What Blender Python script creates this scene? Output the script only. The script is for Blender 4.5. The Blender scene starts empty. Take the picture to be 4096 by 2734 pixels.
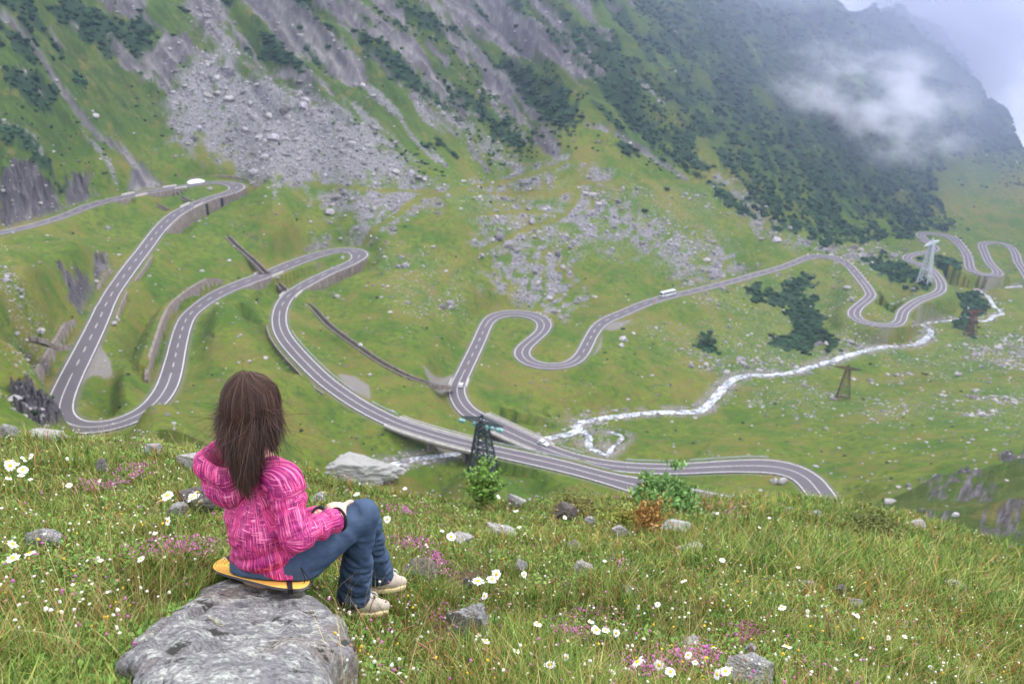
import bpy, math, random
import numpy as np
from mathutils import Vector, Matrix, noise as mnoise
random.seed(7); RNG = np.random.default_rng(7)
SC = bpy.context.scene
# ---------------------------------------------------------------- camera
PITCH = math.radians(22.0); LENS = 28.0
cam_d = bpy.data.cameras.new('camera'); CAM = bpy.data.objects.new('camera', cam_d)
SC.collection.objects.link(CAM); SC.camera = CAM
cam_d.lens = LENS; cam_d.sensor_width = 36.0; cam_d.clip_start = 0.05; cam_d.clip_end = 20000
CAM.location = (0, 0, 0); CAM.rotation_euler = (math.pi / 2 - PITCH, 0, 0)
cam_d.dof.use_dof = True; cam_d.dof.focus_distance = 3.0; cam_d.dof.aperture_fstop = 4.0
# ---------------------------------------------------------------- sky and light
SUN_EL, SUN_ROT = math.radians(55), math.radians(60)
OVER_LO, OVER_HI = 12.5, 13.0
W = bpy.data.worlds.new('World'); SC.world = W; W.use_nodes = True
nt = W.node_tree; nt.nodes.clear()
wo = nt.nodes.new('ShaderNodeOutputWorld'); bg = nt.nodes.new('ShaderNodeBackground')
sky = nt.nodes.new('ShaderNodeTexSky'); sky.sky_type = 'NISHITA'; sky.sun_disc = False
sky.sun_elevation = SUN_EL; sky.sun_rotation = SUN_ROT; sky.air_density = 1.0; sky.dust_density = 3.0
# low cloud cover: a soft white layer over most of the sky
wtc = nt.nodes.new('ShaderNodeTexCoord'); wnz = nt.nodes.new('ShaderNodeTexNoise')
wnz.inputs['Scale'].default_value = 5.0; wnz.inputs['Detail'].default_value = 6
wrp = nt.nodes.new('ShaderNodeValToRGB')
wrp.color_ramp.elements[0].position = 0.25; wrp.color_ramp.elements[0].color = (.80, .83, .97, 1)
wrp.color_ramp.elements[1].position = 0.7; wrp.color_ramp.elements[1].color = (.96, .97, 1.0, 1)
wmx = nt.nodes.new('ShaderNodeMixRGB'); wmx.inputs[0].default_value = 0.93
L = nt.links.new
L(wtc.outputs['Generated'], wnz.inputs['Vector']); L(wnz.outputs['Fac'], wrp.inputs[0])
wse = nt.nodes.new('ShaderNodeSeparateXYZ'); wma = nt.nodes.new('ShaderNodeMapRange')      # an overcast sky is brighter overhead than at the horizon
wma.inputs['From Min'].default_value = -.05; wma.inputs['From Max'].default_value = 1.0; wma.inputs['To Min'].default_value = OVER_LO; wma.inputs['To Max'].default_value = OVER_HI
wvm = nt.nodes.new('ShaderNodeVectorMath'); wvm.operation = 'SCALE'
L(wtc.outputs['Generated'], wse.inputs[0]); L(wse.outputs[2], wma.inputs[0]); L(wrp.outputs[0], wvm.inputs[0]); L(wma.outputs[0], wvm.inputs['Scale'])
L(sky.outputs[0], wmx.inputs[1]); L(wvm.outputs[0], wmx.inputs[2]); L(wmx.outputs[0], bg.inputs[0])
bg.inputs[1].default_value = 0.10; L(bg.outputs[0], wo.inputs[0])
sd = bpy.data.lights.new('sun', 'SUN'); sun = bpy.data.objects.new('sun', sd); SC.collection.objects.link(sun)
sd.energy = 1.1; sd.angle = math.radians(14); sd.color = (1.0, 0.96, 0.9)
sun.rotation_euler = (math.pi / 2 - SUN_EL, 0, math.pi - SUN_ROT)
SC.view_settings.view_transform = 'Standard'; SC.view_settings.look = 'None'
SC.view_settings.exposure = 1.0; SC.view_settings.gamma = 1.0
SC.cycles.use_denoising = True
SC.cycles.max_bounces = 6; SC.cycles.volume_bounces = 2; SC.cycles.transparent_max_bounces = 12
SC.cycles.caustics_reflective = False; SC.cycles.caustics_refractive = False
HAZE = .00012
SC.cycles.volume_step_rate = 1.0; SC.cycles.volume_max_steps = 128

# ---------------------------------------------------------------- helpers
FS = 4096 * LENS / 36.0                    # focal length in pixels of the survey picture
SP, CP = math.sin(PITCH), math.cos(PITCH)
DK = 4096 / 2349.0
def at_fac(u, v):                          # survey pixel (4096 wide) -> (a, t): x = a*Y, z = -t*Y
    u = np.asarray(u, float); v = np.asarray(v, float)
    x = (u - 2048) / FS; y = (v - 1367) / FS
    fw = CP - y * SP
    return x / fw, (SP + y * CP) / fw
def dat(x, y): return at_fac(np.asarray(x) * DK, np.asarray(y) * DK)
def to_px(a, t):                           # inverse: (a, t) -> coordinates of the 2349 wide survey view
    d = CP + t * SP
    return (2048 + FS * a / d) / DK, (1367 + FS * (t * CP - SP) / d) / DK
def hash2(ix, iy, seed):
    h = (ix.astype(np.int64) * 374761393 + iy.astype(np.int64) * 668265263 + seed * 1442695041) & 0xffffffff
    h = ((h ^ (h >> 13)) * 1274126177) & 0xffffffff
    return ((h ^ (h >> 16)) & 0xffff) / 65535.0
def vnoise(x, y, seed=0):
    ix = np.floor(x); iy = np.floor(y); fx = x - ix; fy = y - iy
    fx = fx * fx * fx * (fx * (fx * 6 - 15) + 10); fy = fy * fy * fy * (fy * (fy * 6 - 15) + 10)
    a = hash2(ix, iy, seed); b = hash2(ix + 1, iy, seed); c = hash2(ix, iy + 1, seed); d = hash2(ix + 1, iy + 1, seed)
    return a + (b - a) * fx + (c - a) * fy + (a - b - c + d) * fx * fy
def fbm(x, y, octv=4, seed=0, gain=0.5):
    s = 0; amp = 1; tot = 0
    for o in range(octv):
        s = s + amp * vnoise(x * 2 ** o + 17.3 * o, y * 2 ** o - 9.1 * o, seed + o); tot += amp; amp *= gain
    return s / tot
def sstep(a, b, x):
    t = np.clip((x - a) / (b - a), 0, 1); return t * t * (3 - 2 * t)
def polysd(px, py, poly):                  # signed distance, positive inside
    P = np.array(poly, float); n = len(P); best = np.full(px.shape, 1e9); ins = np.zeros(px.shape, bool)
    for i in range(n):
        ax, ay = P[i]; bx, by = P[(i + 1) % n]
        dx, dy = bx - ax, by - ay
        tt = np.clip(((px - ax) * dx + (py - ay) * dy) / (dx * dx + dy * dy + 1e-9), 0, 1)
        best = np.minimum(best, np.hypot(px - ax - tt * dx, py - ay - tt * dy))
        if ay != by:
            c = ((ay > py) != (by > py)) & (px < (bx - ax) * (py - ay) / (by - ay) + ax); ins ^= c
    return np.where(ins, best, -best)
def linesd(px, py, pts):                   # distance to an open polyline
    P = np.array(pts, float); best = np.full(px.shape, 1e9)
    for i in range(len(P) - 1):
        ax, ay = P[i]; dx, dy = P[i + 1] - P[i]
        tt = np.clip(((px - ax) * dx + (py - ay) * dy) / (dx * dx + dy * dy + 1e-9), 0, 1)
        best = np.minimum(best, np.hypot(px - ax - tt * dx, py - ay - tt * dy))
    return best
def catmull(P, step=6.0):
    P = np.array(P, float); out = []; Q = np.vstack([2 * P[0] - P[1], P, 2 * P[-1] - P[-2]])
    for i in range(1, len(Q) - 2):
        p0, p1, p2, p3 = Q[i - 1:i + 3]; m = max(2, int(np.linalg.norm(p2 - p1) / step))
        t = np.linspace(0, 1, m, endpoint=False)[:, None]
        out.append(0.5 * ((2 * p1) + (p2 - p0) * t + (2 * p0 - 5 * p1 + 4 * p2 - p3) * t ** 2 + (-p0 + 3 * p1 - 3 * p2 + p3) * t ** 3))
    out.append(P[-1:]); return np.vstack(out)
def resample(P, d):
    P = np.asarray(P, float); s = np.r_[0, np.cumsum(np.linalg.norm(np.diff(P[:, :3], axis=0), axis=1))]
    n = max(2, int(s[-1] / d) + 1); q = np.linspace(0, s[-1], n)
    return np.stack([np.interp(q, s, P[:, k]) for k in range(P.shape[1])], 1)
def smooth(x, k, it=1):
    x = np.array(x, float)
    for _ in range(it):
        p = np.concatenate([np.repeat(x[:1], k, 0), x, np.repeat(x[-1:], k, 0)])
        c = np.cumsum(np.concatenate([np.zeros_like(p[:1]), p]), 0); x = (c[2 * k + 1:] - c[:-2 * k - 1]) / (2 * k + 1)
    return x
def link(o, parent=None):
    SC.collection.objects.link(o)
    if parent is not None: o.parent = parent
    return o
def tag(o, label=None, cat=None, group=None, kind=None):
    if label: o['label'] = label
    if cat: o['category'] = cat
    if group: o['group'] = group
    if kind: o['kind'] = kind
    return o
def npmesh(name, V, F, mats, parent=None, smooth_=True, fm=None, attrs=None):
    """V (n,3); F (m,3|4) array or list of such arrays; fm: material index per face"""
    V = np.ascontiguousarray(V, np.float32)
    Fs = F if isinstance(F, list) else [F]
    Fs = [np.asarray(f, np.int32) for f in Fs if len(f)]
    lo = np.concatenate([f.ravel() for f in Fs]); tot = np.concatenate([np.full(len(f), f.shape[1], np.int32) for f in Fs])
    st = np.r_[0, np.cumsum(tot)[:-1]].astype(np.int32)
    me = bpy.data.meshes.new(name); me.vertices.add(len(V)); me.vertices.foreach_set('co', V.ravel())
    me.loops.add(len(lo)); me.loops.foreach_set('vertex_index', lo)
    me.polygons.add(len(tot)); me.polygons.foreach_set('loop_start', st); me.polygons.foreach_set('loop_total', tot)
    me.polygons.foreach_set('use_smooth', np.full(len(tot), bool(smooth_)))
    for m in (mats if isinstance(mats, (list, tuple)) else [mats]): me.materials.append(m)
    if fm is not None: me.polygons.foreach_set('material_index', np.asarray(fm, np.int32))
    for k, arr in (attrs or {}).items():
        at = me.attributes.new(k, 'FLOAT_COLOR', 'POINT'); at.data.foreach_set('color', np.ascontiguousarray(arr, np.float32).ravel())
    me.update(calc_edges=True)
    o = bpy.data.objects.new(name, me); return link(o, parent)
def empty(name, loc=(0, 0, 0), rz=0.0, parent=None):
    o = bpy.data.objects.new(name, None); o.location = loc; o.rotation_euler = (0, 0, rz); o.empty_display_size = 0.2
    return link(o, parent)
class MB:                                   # collects simple solids into one mesh
    def __init__(s): s.v = []; s.f = []; s.m = []; s.n = 0
    def add(s, V, F, mi=0):
        V = np.asarray(V, float); s.v.append(V)
        for f in F: s.f.append([i + s.n for i in f]); s.m.append(mi)
        s.n += len(V)
    def box(s, c, d, rz=0.0, M=None, mi=0, taper=1.0):
        x, y, z = [k / 2.0 for k in d]
        P = np.array([(-x, -y, -z), (x, -y, -z), (x, y, -z), (-x, y, -z), (-x * taper, -y * taper, z), (x * taper, -y * taper, z), (x * taper, y * taper, z), (-x * taper, y * taper, z)])
        if rz: c_, s_ = math.cos(rz), math.sin(rz); P = P @ np.array([[c_, s_, 0], [-s_, c_, 0], [0, 0, 1]])
        if M is not None: P = P @ np.array(M).T
        s.add(P + np.array(c), [(0, 3, 2, 1), (4, 5, 6, 7), (0, 1, 5, 4), (1, 2, 6, 5), (2, 3, 7, 6), (3, 0, 4, 7)], mi)
    def tube(s, pts, rad, n=6, mi=0, cap=True):
        P = np.array(pts, float); k = len(P); R = np.broadcast_to(np.asarray(rad, float), (k,)); V = []
        up = np.array([0, 0, 1.0]); prev = None
        for i in range(k):
            d = P[min(i + 1, k - 1)] - P[max(i - 1, 0)]; d = d / (np.linalg.norm(d) + 1e-12)
            if prev is None:
                u = np.cross(d, up) if abs(d[2]) < 0.9 else np.cross(d, np.array([1.0, 0, 0]))
            else: u = prev - d * np.dot(prev, d)
            u = u / (np.linalg.norm(u) + 1e-12); w = np.cross(d, u); prev = u
            for j in range(n):
                an = 2 * math.pi * j / n; V.append(P[i] + R[i] * (u * math.cos(an) + w * math.sin(an)))
        F = [(i * n + j, i * n + (j + 1) % n, (i + 1) * n + (j + 1) % n, (i + 1) * n + j) for i in range(k - 1) for j in range(n)]
        if cap: F.append(tuple(range(n))[::-1]); F.append(tuple((k - 1) * n + j for j in range(n)))
        s.add(V, F, mi)
    def build(s, name, mats, parent=None, smooth_=False, loc=None):
        V = np.vstack(s.v); 
        if loc is not None: V = V - np.array(loc)
        me = bpy.data.meshes.new(name); me.from_pydata(V.tolist(), [], s.f)
        for m in (mats if isinstance(mats, (list, tuple)) else [mats]): me.materials.append(m)
        me.polygons.foreach_set('material_index', s.m); me.polygons.foreach_set('use_smooth', [smooth_] * len(s.f))
        me.update(); o = bpy.data.objects.new(name, me); link(o, parent)
        if loc is not None: o.location = loc
        return o
# ---------------------------------------------------------------- node material helper
class NM:
    def __init__(s, name, rough=0.8, spec=0.3):
        s.m = bpy.data.materials.new(name); s.m.use_nodes = True; s.t = s.m.node_tree
        s.b = s.t.nodes['Principled BSDF']; s.b.inputs['Roughness'].default_value = rough
        s.b.inputs['Specular IOR Level'].default_value = spec
    def n(s, typ, **kw):
        nd = s.t.nodes.new(typ)
        for k, v in kw.items():
            if k.startswith('i_'):
                key = k[2:]; nd.inputs[int(key) if key.isdigit() else key].default_value = v
            else: setattr(nd, k, v)
        return nd
    def l(s, a, b): s.t.links.new(a, b)
    def co(s, kind='Object', scale=None, rot=None):
        tc = s.n('ShaderNodeTexCoord'); o = tc.outputs[kind]
        if scale or rot:
            mp = s.n('ShaderNodeMapping')
            if scale: mp.inputs['Scale'].default_value = scale
            if rot: mp.inputs['Rotation'].default_value = rot
            s.l(o, mp.inputs[0]); o = mp.outputs[0]
        return o
    def noise(s, vec, scale, detail=4, rough=0.55):
        nd = s.n('ShaderNodeTexNoise'); nd.inputs['Scale'].default_value = scale; nd.inputs['Detail'].default_value = detail
        nd.inputs['Roughness'].default_value = rough; s.l(vec, nd.inputs['Vector']); return nd.outputs['Fac']
    def ramp(s, fac, stops):
        r = s.n('ShaderNodeValToRGB'); e = r.color_ramp.elements
        while len(e) < len(stops): e.new(0.5)
        for i, (p, c) in enumerate(stops): e[i].position = p; e[i].color = (*c, 1) if len(c) == 3 else c
        s.l(fac, r.inputs[0]); return r.outputs[0]
    def mix(s, fac, a, b, typ='MIX'):
        m = s.n('ShaderNodeMixRGB', blend_type=typ)
        for i, x in ((0, fac), (1, a), (2, b)):
            if hasattr(x, 'links'): s.l(x, m.inputs[i])
            elif i == 0: m.inputs[0].default_value = x
            else: m.inputs[i].default_value = (*x, 1)
        return m.outputs[0]
    def math(s, op, a, b=0.0, clamp=False):
        m = s.n('ShaderNodeMath', operation=op); m.use_clamp = clamp
        for i, x in ((0, a), (1, b)):
            if hasattr(x, 'links'): s.l(x, m.inputs[i])
            else: m.inputs[i].default_value = x
        return m.outputs[0]
    def attr(s, name):
        a = s.n('ShaderNodeAttribute'); a.attribute_name = name; return a
    def bump(s, h, strength=0.5, dist=0.1):
        b = s.n('ShaderNodeBump'); b.inputs['Strength'].default_value = strength; b.inputs['Distance'].default_value = dist
        s.l(h, b.inputs['Height']); s.l(b.outputs[0], s.b.inputs['Normal'])
    def col(s, c):
        if hasattr(c, 'links'): s.l(c, s.b.inputs['Base Color'])
        else: s.b.inputs['Base Color'].default_value = (*c, 1)
        return s
def flat(name, c, rough=0.7, spec=0.3, var=0.0, scale=20.0, metal=0.0):
    M = NM(name, rough, spec); M.b.inputs['Metallic'].default_value = metal
    if var:
        nz = M.noise(M.co(), scale, 5); d = tuple(x * (1 - var) for x in c); u = tuple(min(1, x * (1 + var)) for x in c)
        M.col(M.ramp(nz, [(0.3, d), (0.7, u)]))
    else: M.col(c)
    return M.m

# ---------------------------------------------------------------- survey of the pass road (both kerb lines)
K=1024/2349; K8=724/2349
def Z(o,k,pts): return [(o[0]+x*k,o[1]+y*k) for x,y in pts]
z1=lambda p:Z((0,600),K,p); z2=lambda p:Z((0,1200),K,p); z3=lambda p:Z((800,900),K,p)
z4=lambda p:Z((1600,1100),K,p); z5=lambda p:Z((1400,1500),K,p); z6=lambda p:Z((2400,1500),K,p)
z7=lambda p:Z((2500,900),K,p); z8=lambda p:Z((3372,850),K8,p)
A1=z1([(0,738),(200,700),(400,645),(600,575),(800,490),(1000,445),(1200,400),(1400,362),(1600,330),(1800,305),(1950,283),(2080,280),(2180,290),(2235,308),(2248,330),(2200,375),(2100,410),(1980,440),(1850,490),(1700,570),(1600,650),(1500,755),(1400,895),(1300,1030),(1200,1170),(1100,1310),(1040,1430)])\
+z2([(1075,0),(1020,120),(960,270),(900,400),(840,530),(780,650),(720,790),(680,900),(668,980),(680,1040),(730,1095),(800,1125),(880,1132),(1000,1115),(1100,1080),(1200,1030),(1290,970),(1370,890),(1430,790),(1480,660),(1520,530),(1560,400),(1600,280),(1650,150),(1730,75)])\
+z3([(0,685),(100,615),(250,545),(400,490),(550,440),(700,370),(850,315),(1000,260),(1150,218),(1300,193),(1420,190),(1500,205),(1538,235),(1540,270),(1500,305),(1400,360),(1300,400),(1200,455),(1100,505),(1000,560),(920,610),(860,650),(820,720),(795,800),(788,880),(810,960),(860,1040),(930,1120),(1010,1210),(1120,1320),(1230,1415),(1340,1500)])\
+z5([(100,215),(250,300),(450,400),(600,450),(800,510),(1000,565),(1100,595),(1300,640),(1600,700),(1900,765),(2200,840)])+z6([(0,880),(200,930),(400,983),(540,1010),(730,1050),(935,1095)])
B1=z1([(0,770),(200,735),(350,690),(500,650),(650,600),(800,540),(1000,478),(1200,430),(1400,392),(1600,355),(1800,325),(1950,312),(2050,318),(2110,335),(2118,352),(2080,380),(1950,415),(1800,465),(1680,520),(1570,570),(1450,670),(1350,790),(1250,920),(1150,1040),(1050,1175),(950,1320),(880,1440),(820,1567)])\
+z2([(840,140),(770,280),(690,430),(620,560),(540,710),(470,850),(420,970),(402,1060),(415,1120),(470,1180),(600,1215),(780,1225),(950,1210),(1100,1175),(1250,1125),(1400,1055),(1500,980),(1580,880),(1640,770),(1670,660),(1695,520),(1715,380),(1740,260),(1790,155),(1880,80)])\
+z3([(0,795),(100,715),(200,655),(350,590),(500,525),(650,470),(800,415),(950,350),(1100,300),(1250,260),(1350,262),(1410,280),(1412,300),(1370,335),(1250,385),(1100,440),(950,515),(850,570),(770,630),(700,715),(665,800),(662,900),(685,1000),(740,1090),(820,1190),(900,1270),(1000,1370),(1100,1465)])\
+z5([(0,280),(150,365),(300,435),(430,497),(600,550),(800,615),(970,657),(1200,710),(1400,760),(1600,805),(1800,850),(2000,900),(2200,950)])+z6([(0,970),(200,1020),(370,1060)])
A2=z6([(1872,1060),(1850,1010),(1800,965),(1720,925),(1600,895),(1450,885),(1300,880),(1100,885),(900,895),(700,905),(500,903),(300,895),(160,885)])\
+z5([(2200,838),(2000,790),(1850,745),(1750,705),(1645,665),(1420,572),(1300,520),(1200,460),(1030,365),(970,300),(925,230)])\
+z4([(450,1090),(455,1030),(490,950),(550,840),(610,720),(680,590),(730,480),(775,395),(840,350),(940,322),(1060,316),(1180,325),(1280,345),(1350,385),(1390,430),(1385,480),(1320,560),(1240,630),(1200,665),(1180,710),(1200,750),(1260,790),(1340,810),(1430,815),(1520,795),(1590,750),(1640,680),(1690,580),(1740,490),(1800,430),(1900,370)])\
+z7([(0,765),(150,700),(350,645),(600,590),(800,540),(1000,490),(1200,435),(1400,380),(1550,325),(1680,268),(1780,262),(1900,275),(2000,305),(2080,360),(2160,450),(2240,550),(2300,640)])\
+z8([(435,1060),(400,1110),(300,1190),(230,1270),(225,1330),(270,1390),(380,1425),(520,1440),(620,1440),(680,1400),(700,1330),(720,1270),(800,1200),(900,1130),(1050,1070),(1180,1030),(1225,980),(1225,920),(1180,840),(1120,770),(1040,715),(960,680),(880,650),(780,600),(770,570),(820,540),(950,515),(1080,500),(1150,485),(1180,465),(1150,440),(1090,400),(1000,330),(950,290),(970,262),(1060,250),(1200,252),(1300,265),(1400,290),(1500,340),(1580,430),(1640,520),(1680,600),(1700,700),(1740,760),(1830,790),(1920,795),(1955,775),(1920,720),(1850,640),(1800,530),(1760,420),(1770,390),(1830,375),(1950,372),(2080,385),(2180,420),(2250,480),(2290,560),(2310,650),(2349,690)])
B2=z6([(2115,1070),(2095,1010),(2050,940),(1970,880),(1870,825),(1750,785),(1620,768),(1500,765),(1350,775),(1200,782),(1000,795),(800,808),(600,815),(400,808),(200,795),(0,770)])\
+z5([(2200,755),(2050,715),(1950,680),(1850,645),(1760,603),(1600,525),(1450,445),(1300,385),(1180,335),(1120,285),(1080,225),(1050,160)])\
+z4([(585,1060),(605,990),(650,890),(700,780),(750,670),(800,540),(840,450),(880,410),(960,380),(1080,375),(1180,390),(1245,420),(1272,460),(1250,510),(1190,560),(1110,620),(1060,665),(1038,715),(1060,770),(1120,815),(1220,848),(1350,862),(1480,858),(1600,830),(1690,770),(1750,680),(1800,580),(1850,500),(1920,435)])\
+z7([(0,835),(150,765),(350,690),(600,630),(800,580),(1000,530),(1200,470),(1400,415),(1550,362),(1680,315),(1780,300),(1900,312),(1980,340),(2060,410),(2130,500),(2190,570),(2210,620)])\
+z8([(290,1090),(200,1160),(100,1230),(50,1290),(60,1350),(130,1400),(260,1450),(420,1475),(600,1485),(720,1475),(800,1430),(825,1360),(850,1290),(930,1220),(1050,1150),(1200,1095),(1300,1040),(1330,960),(1310,880),(1250,790),(1160,710),(1070,660),(960,640),(880,610),(885,580),(950,560),(1080,530),(1180,510),(1230,480),(1225,450),(1170,400),(1110,350),(1050,310),(1060,285),(1150,285),(1250,300),(1350,320),(1420,370),(1500,450),(1560,540),(1580,640),(1580,710),(1640,770),(1750,805),(1880,830),(2030,832),(2085,800),(2040,740),(1960,670),(1900,560),(1850,440),(1870,410),(1980,400),(2080,420),(2160,470),(2210,560),(2230,650),(2300,710),(2349,728)])

def ground_q(uv):
    a, t = at_fac(uv[:, 0], uv[:, 1]); return np.stack([a / t, 1 / t], 1)
def route(A, B, h0, h1):
    a = ground_q(catmull(A)); b = ground_q(catmull(B)); n = len(b); r = n / len(a); C = []; D = []
    for i in range(len(a)):
        c = int(i * r); lo = max(0, c - 60); hi = min(n, c + 60)
        d = np.linalg.norm(b[lo:hi] - a[i], axis=1); k = lo + d.argmin(); C.append((a[i] + b[k]) / 2); D.append(d.min())
    C = np.array(C); D = np.array(D); h = np.linspace(h0, h1, len(C))
    for _ in range(6):
        P = C * h[:, None]; s = np.r_[0, np.cumsum(np.linalg.norm(np.diff(P, axis=0), axis=1))]
        h = h0 + (h1 - h0) * s / s[-1]
    P = np.column_stack([C * h[:, None], -h, D * h / 2]); P = resample(P, 1.5)
    P[:, :3] = smooth(P[:, :3], 3, 2); P[:, 3] = np.clip(smooth(P[:, 3], 8, 2), 3.1, 4.6)
    return P
R1 = route(A1, B1, 84, 134); R2 = route(A2, B2, 138, 196)
# the hidden loop below the meadow's edge joins the two
def hermite(p0, d0, p1, d1, n=60):
    t = np.linspace(0, 1, n)[:, None]; h = 2 * t ** 3 - 3 * t ** 2 + 1
    return h * p0 + (t ** 3 - 2 * t ** 2 + t) * d0 + (1 - h) * p1 + (t ** 3 - t ** 2) * d1
d0 = R1[-1] - R1[-6]; d1 = R2[5] - R2[0]; d0 = d0 / np.linalg.norm(d0[:2]) * 75; d1 = d1 / np.linalg.norm(d1[:2]) * 75
d0[3] = d1[3] = 0; d0[2] = d1[2] = -2
LOOP = hermite(R1[-1], d0, R2[0], d1)[1:-1]
ROAD = resample(np.vstack([R1, LOOP, R2]), 1.5)
d = ROAD[-1] - ROAD[-8]; ROAD = np.vstack([ROAD, ROAD[-1] + d * np.linspace(.3, 12, 30)[:, None] / 1.0]); ROAD[:, 3] = np.clip(ROAD[:, 3], 3.1, 4.6)
d = ROAD[0] - ROAD[6]; ROAD = np.vstack([ROAD[0] + d * np.linspace(14, .3, 40)[:, None], ROAD]); ROAD[:, 3] = np.clip(ROAD[:, 3], 3.1, 4.6)
ROAD = resample(ROAD, 1.5); ROAD[:, 2] = smooth(ROAD[:, 2], 6, 2)
def road_px(): 
    return np.stack(to_px(ROAD[:, 0] / ROAD[:, 1], -ROAD[:, 2] / ROAD[:, 1]), 1)
RPX = road_px()
def ri(x, y, lo=0, hi=None):               # road sample nearest a survey point
    q = RPX[lo:hi]; return lo + int(np.argmin((q[:, 0] - x) ** 2 + (q[:, 1] - y) ** 2))
BR1 = (ri(905, 962), ri(1092, 1035)); 
j2 = ri(1880, 1110)
BR2 = (ri(1245, 1045, j2), ri(1103, 948, j2))
# ---------------------------------------------------------------- streams: survey points with heights below the eye
def world_line(pts, step=1.2):
    P = np.array(pts, float); a, t = dat(P[:, 0], P[:, 1]); h = P[:, 2]; Y = h / t
    return resample(catmull(np.column_stack([a * Y, Y, -h, P[:, 3]]), 3), step)
STREAM = world_line([(700,1170,129,3),(800,1120,131,3),(868,1078,133,3.2),(900,1063,134,3.4),(950,1050,135,3),(1035,1040,137,3),(1100,1026,141,3),(1180,1012,149,3),(1262,1001,154,3.2),(1300,995,155.5,3.4),(1325,982,157.5,3.6),(1336,965,160,3.8),(1400,955,162,3.6),(1500,944,165,3.8),(1600,941,168,4.2),(1640,912,170,4.6),(1665,882,171,4.2),(1700,862,172.5,4.2),(1800,855,174.5,3.6),(1880,835,176,3.8),(1950,812,177.5,4.2),(2020,795,179,3.6),(2090,790,179.6,3.4),(2125,775,181,4.2),(2135,758,182.5,3.6),(2112,742,184,3.2)])
STREAM2 = world_line([(1335,985,157.5,3),(1350,1000,156.5,3),(1352,1020,155.5,3),(1368,1032,154.5,2.6),(1392,1040,153.5,2.6),(1405,1025,155,1.6),(1428,1005,156,1.2),(1422,995,156.8,.9),(1395,988,157.3,.8)])
STREAM3 = world_line([(2120,740,184.4,1.6),(2180,733,185.5,1.4),(2215,728,186.5,1.2),(2262,735,187,2.8),(2282,722,188.5,2.8),(2300,718,189,2.6),(2280,700,191.5,2.8),(2268,680,194,2.6),(2250,664,197,2),(2300,659,198.5,2.2),(2349,655,200,2.4),(2500,650,204,3)])
for S_ in (STREAM, STREAM2, STREAM3): S_[:, 3] = np.maximum(S_[:, 3] * .52, .7)
# ---------------------------------------------------------------- height model: t(a, lnY) = drop / forward distance
CA = np.array([-1.6,-.765,-.47,-.33,-.21,-.1,0,.1,.2,.35,.45,.6,.765,1.6])
CS = np.array([.41,.428,.438,.495,.540,.568,.578,.580,.584,.590,.602,.632,.690,.80])
CY = np.array([7,7,6.5,8,9,10,11,11.5,12,14,17,17,16,14])
def near_t(a, Y):
    s = np.interp(a, CA, CS); yc = np.interp(a, CA, CY); c = .88
    t = c / Y + s; over = np.maximum(0, np.log(Y / yc))
    return t + .16 * over ** 1.3 + .045 * over
ctl = []
def put(a, Y, t): ctl.append((a, math.log(Y), t))
for a in np.linspace(-1.5, 1.5, 17):
    for Y in (.5, 1, 2, 4, 7, 11, 16, 24): put(a, Y, float(near_t(a, Y)))
for a in np.linspace(-1.5, .35, 12):
    tc = float(np.interp(a, CA, CS)) + .07
    put(a, 45, tc + .10); put(a, 90, tc + .07)
for x, y, Y in [(2349,1180,42),(2200,1200,40),(2080,1190,45),(2349,1120,62),(2200,1120,70),(2100,1135,75),(2250,1085,85),(2349,1062,85),(2150,1098,90),(2600,1150,50),(2600,1060,80)]:
    a, t = dat(x, y); put(float(a), Y, float(t))
for x, y, Y in [(2349,1062,130),(2250,1085,130),(2150,1098,135)]:
    a, t = dat(x, y); put(float(a), Y, float(t) + .035)
for R, st in ((ROAD, 14), (STREAM, 12), (STREAM3, 25)):
    for p in R[::st]:
        i = p
        if R is ROAD:
            k = int(np.argmin(np.abs(ROAD[:, 0] - p[0]) + np.abs(ROAD[:, 1] - p[1])))
            if BR1[0] - 3 < k < BR1[1] + 3 or BR2[0] - 3 < k < BR2[1] + 3: continue
        if abs(p[0] / p[1]) < 1.5: put(p[0] / p[1], p[1], -p[2] / p[1] + (.0 if R is ROAD else -.002))
for x, y, h in [(0,700,74),(60,800,79),(0,900,72),(80,880,84),(-300,700,58),(-300,900,56),(30,965,84),(120,720,87),(200,600,86),(300,1000,100),(450,965,104),(490,850,108),(560,1000,113),
    (700,1000,124),(640,1050,119),(520,700,104),(300,850,97),(800,1090,130),(1000,1100,141),(1200,1110,142),(1400,1125,140),(700,850,117),(600,760,111),(900,700,126),(1000,850,136),(1050,700,138),
    (950,620,122),(1170,850,150),(1400,900,157),(1550,860,164),(1550,760,161),(1750,720,171),(1850,780,180),(1900,700,176),(2000,600,178),(2050,700,179),(1500,1000,156),(1620,1000,157),(1800,1000,154),
    (1800,900,169),(2000,900,172),(2000,1030,142),(2200,1000,140),(2300,900,158),(2300,800,176),(2200,850,172),(2349,740,186),(2700,800,165),(2700,950,135),(2200,760,183),(2300,620,197),(1050,480,105),(1250,520,126),(820,450,97),(700,520,98),(640,470,93)]:
    a, t = dat(x, y); put(float(a), h / float(t), float(t))
FOOT = []
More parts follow.
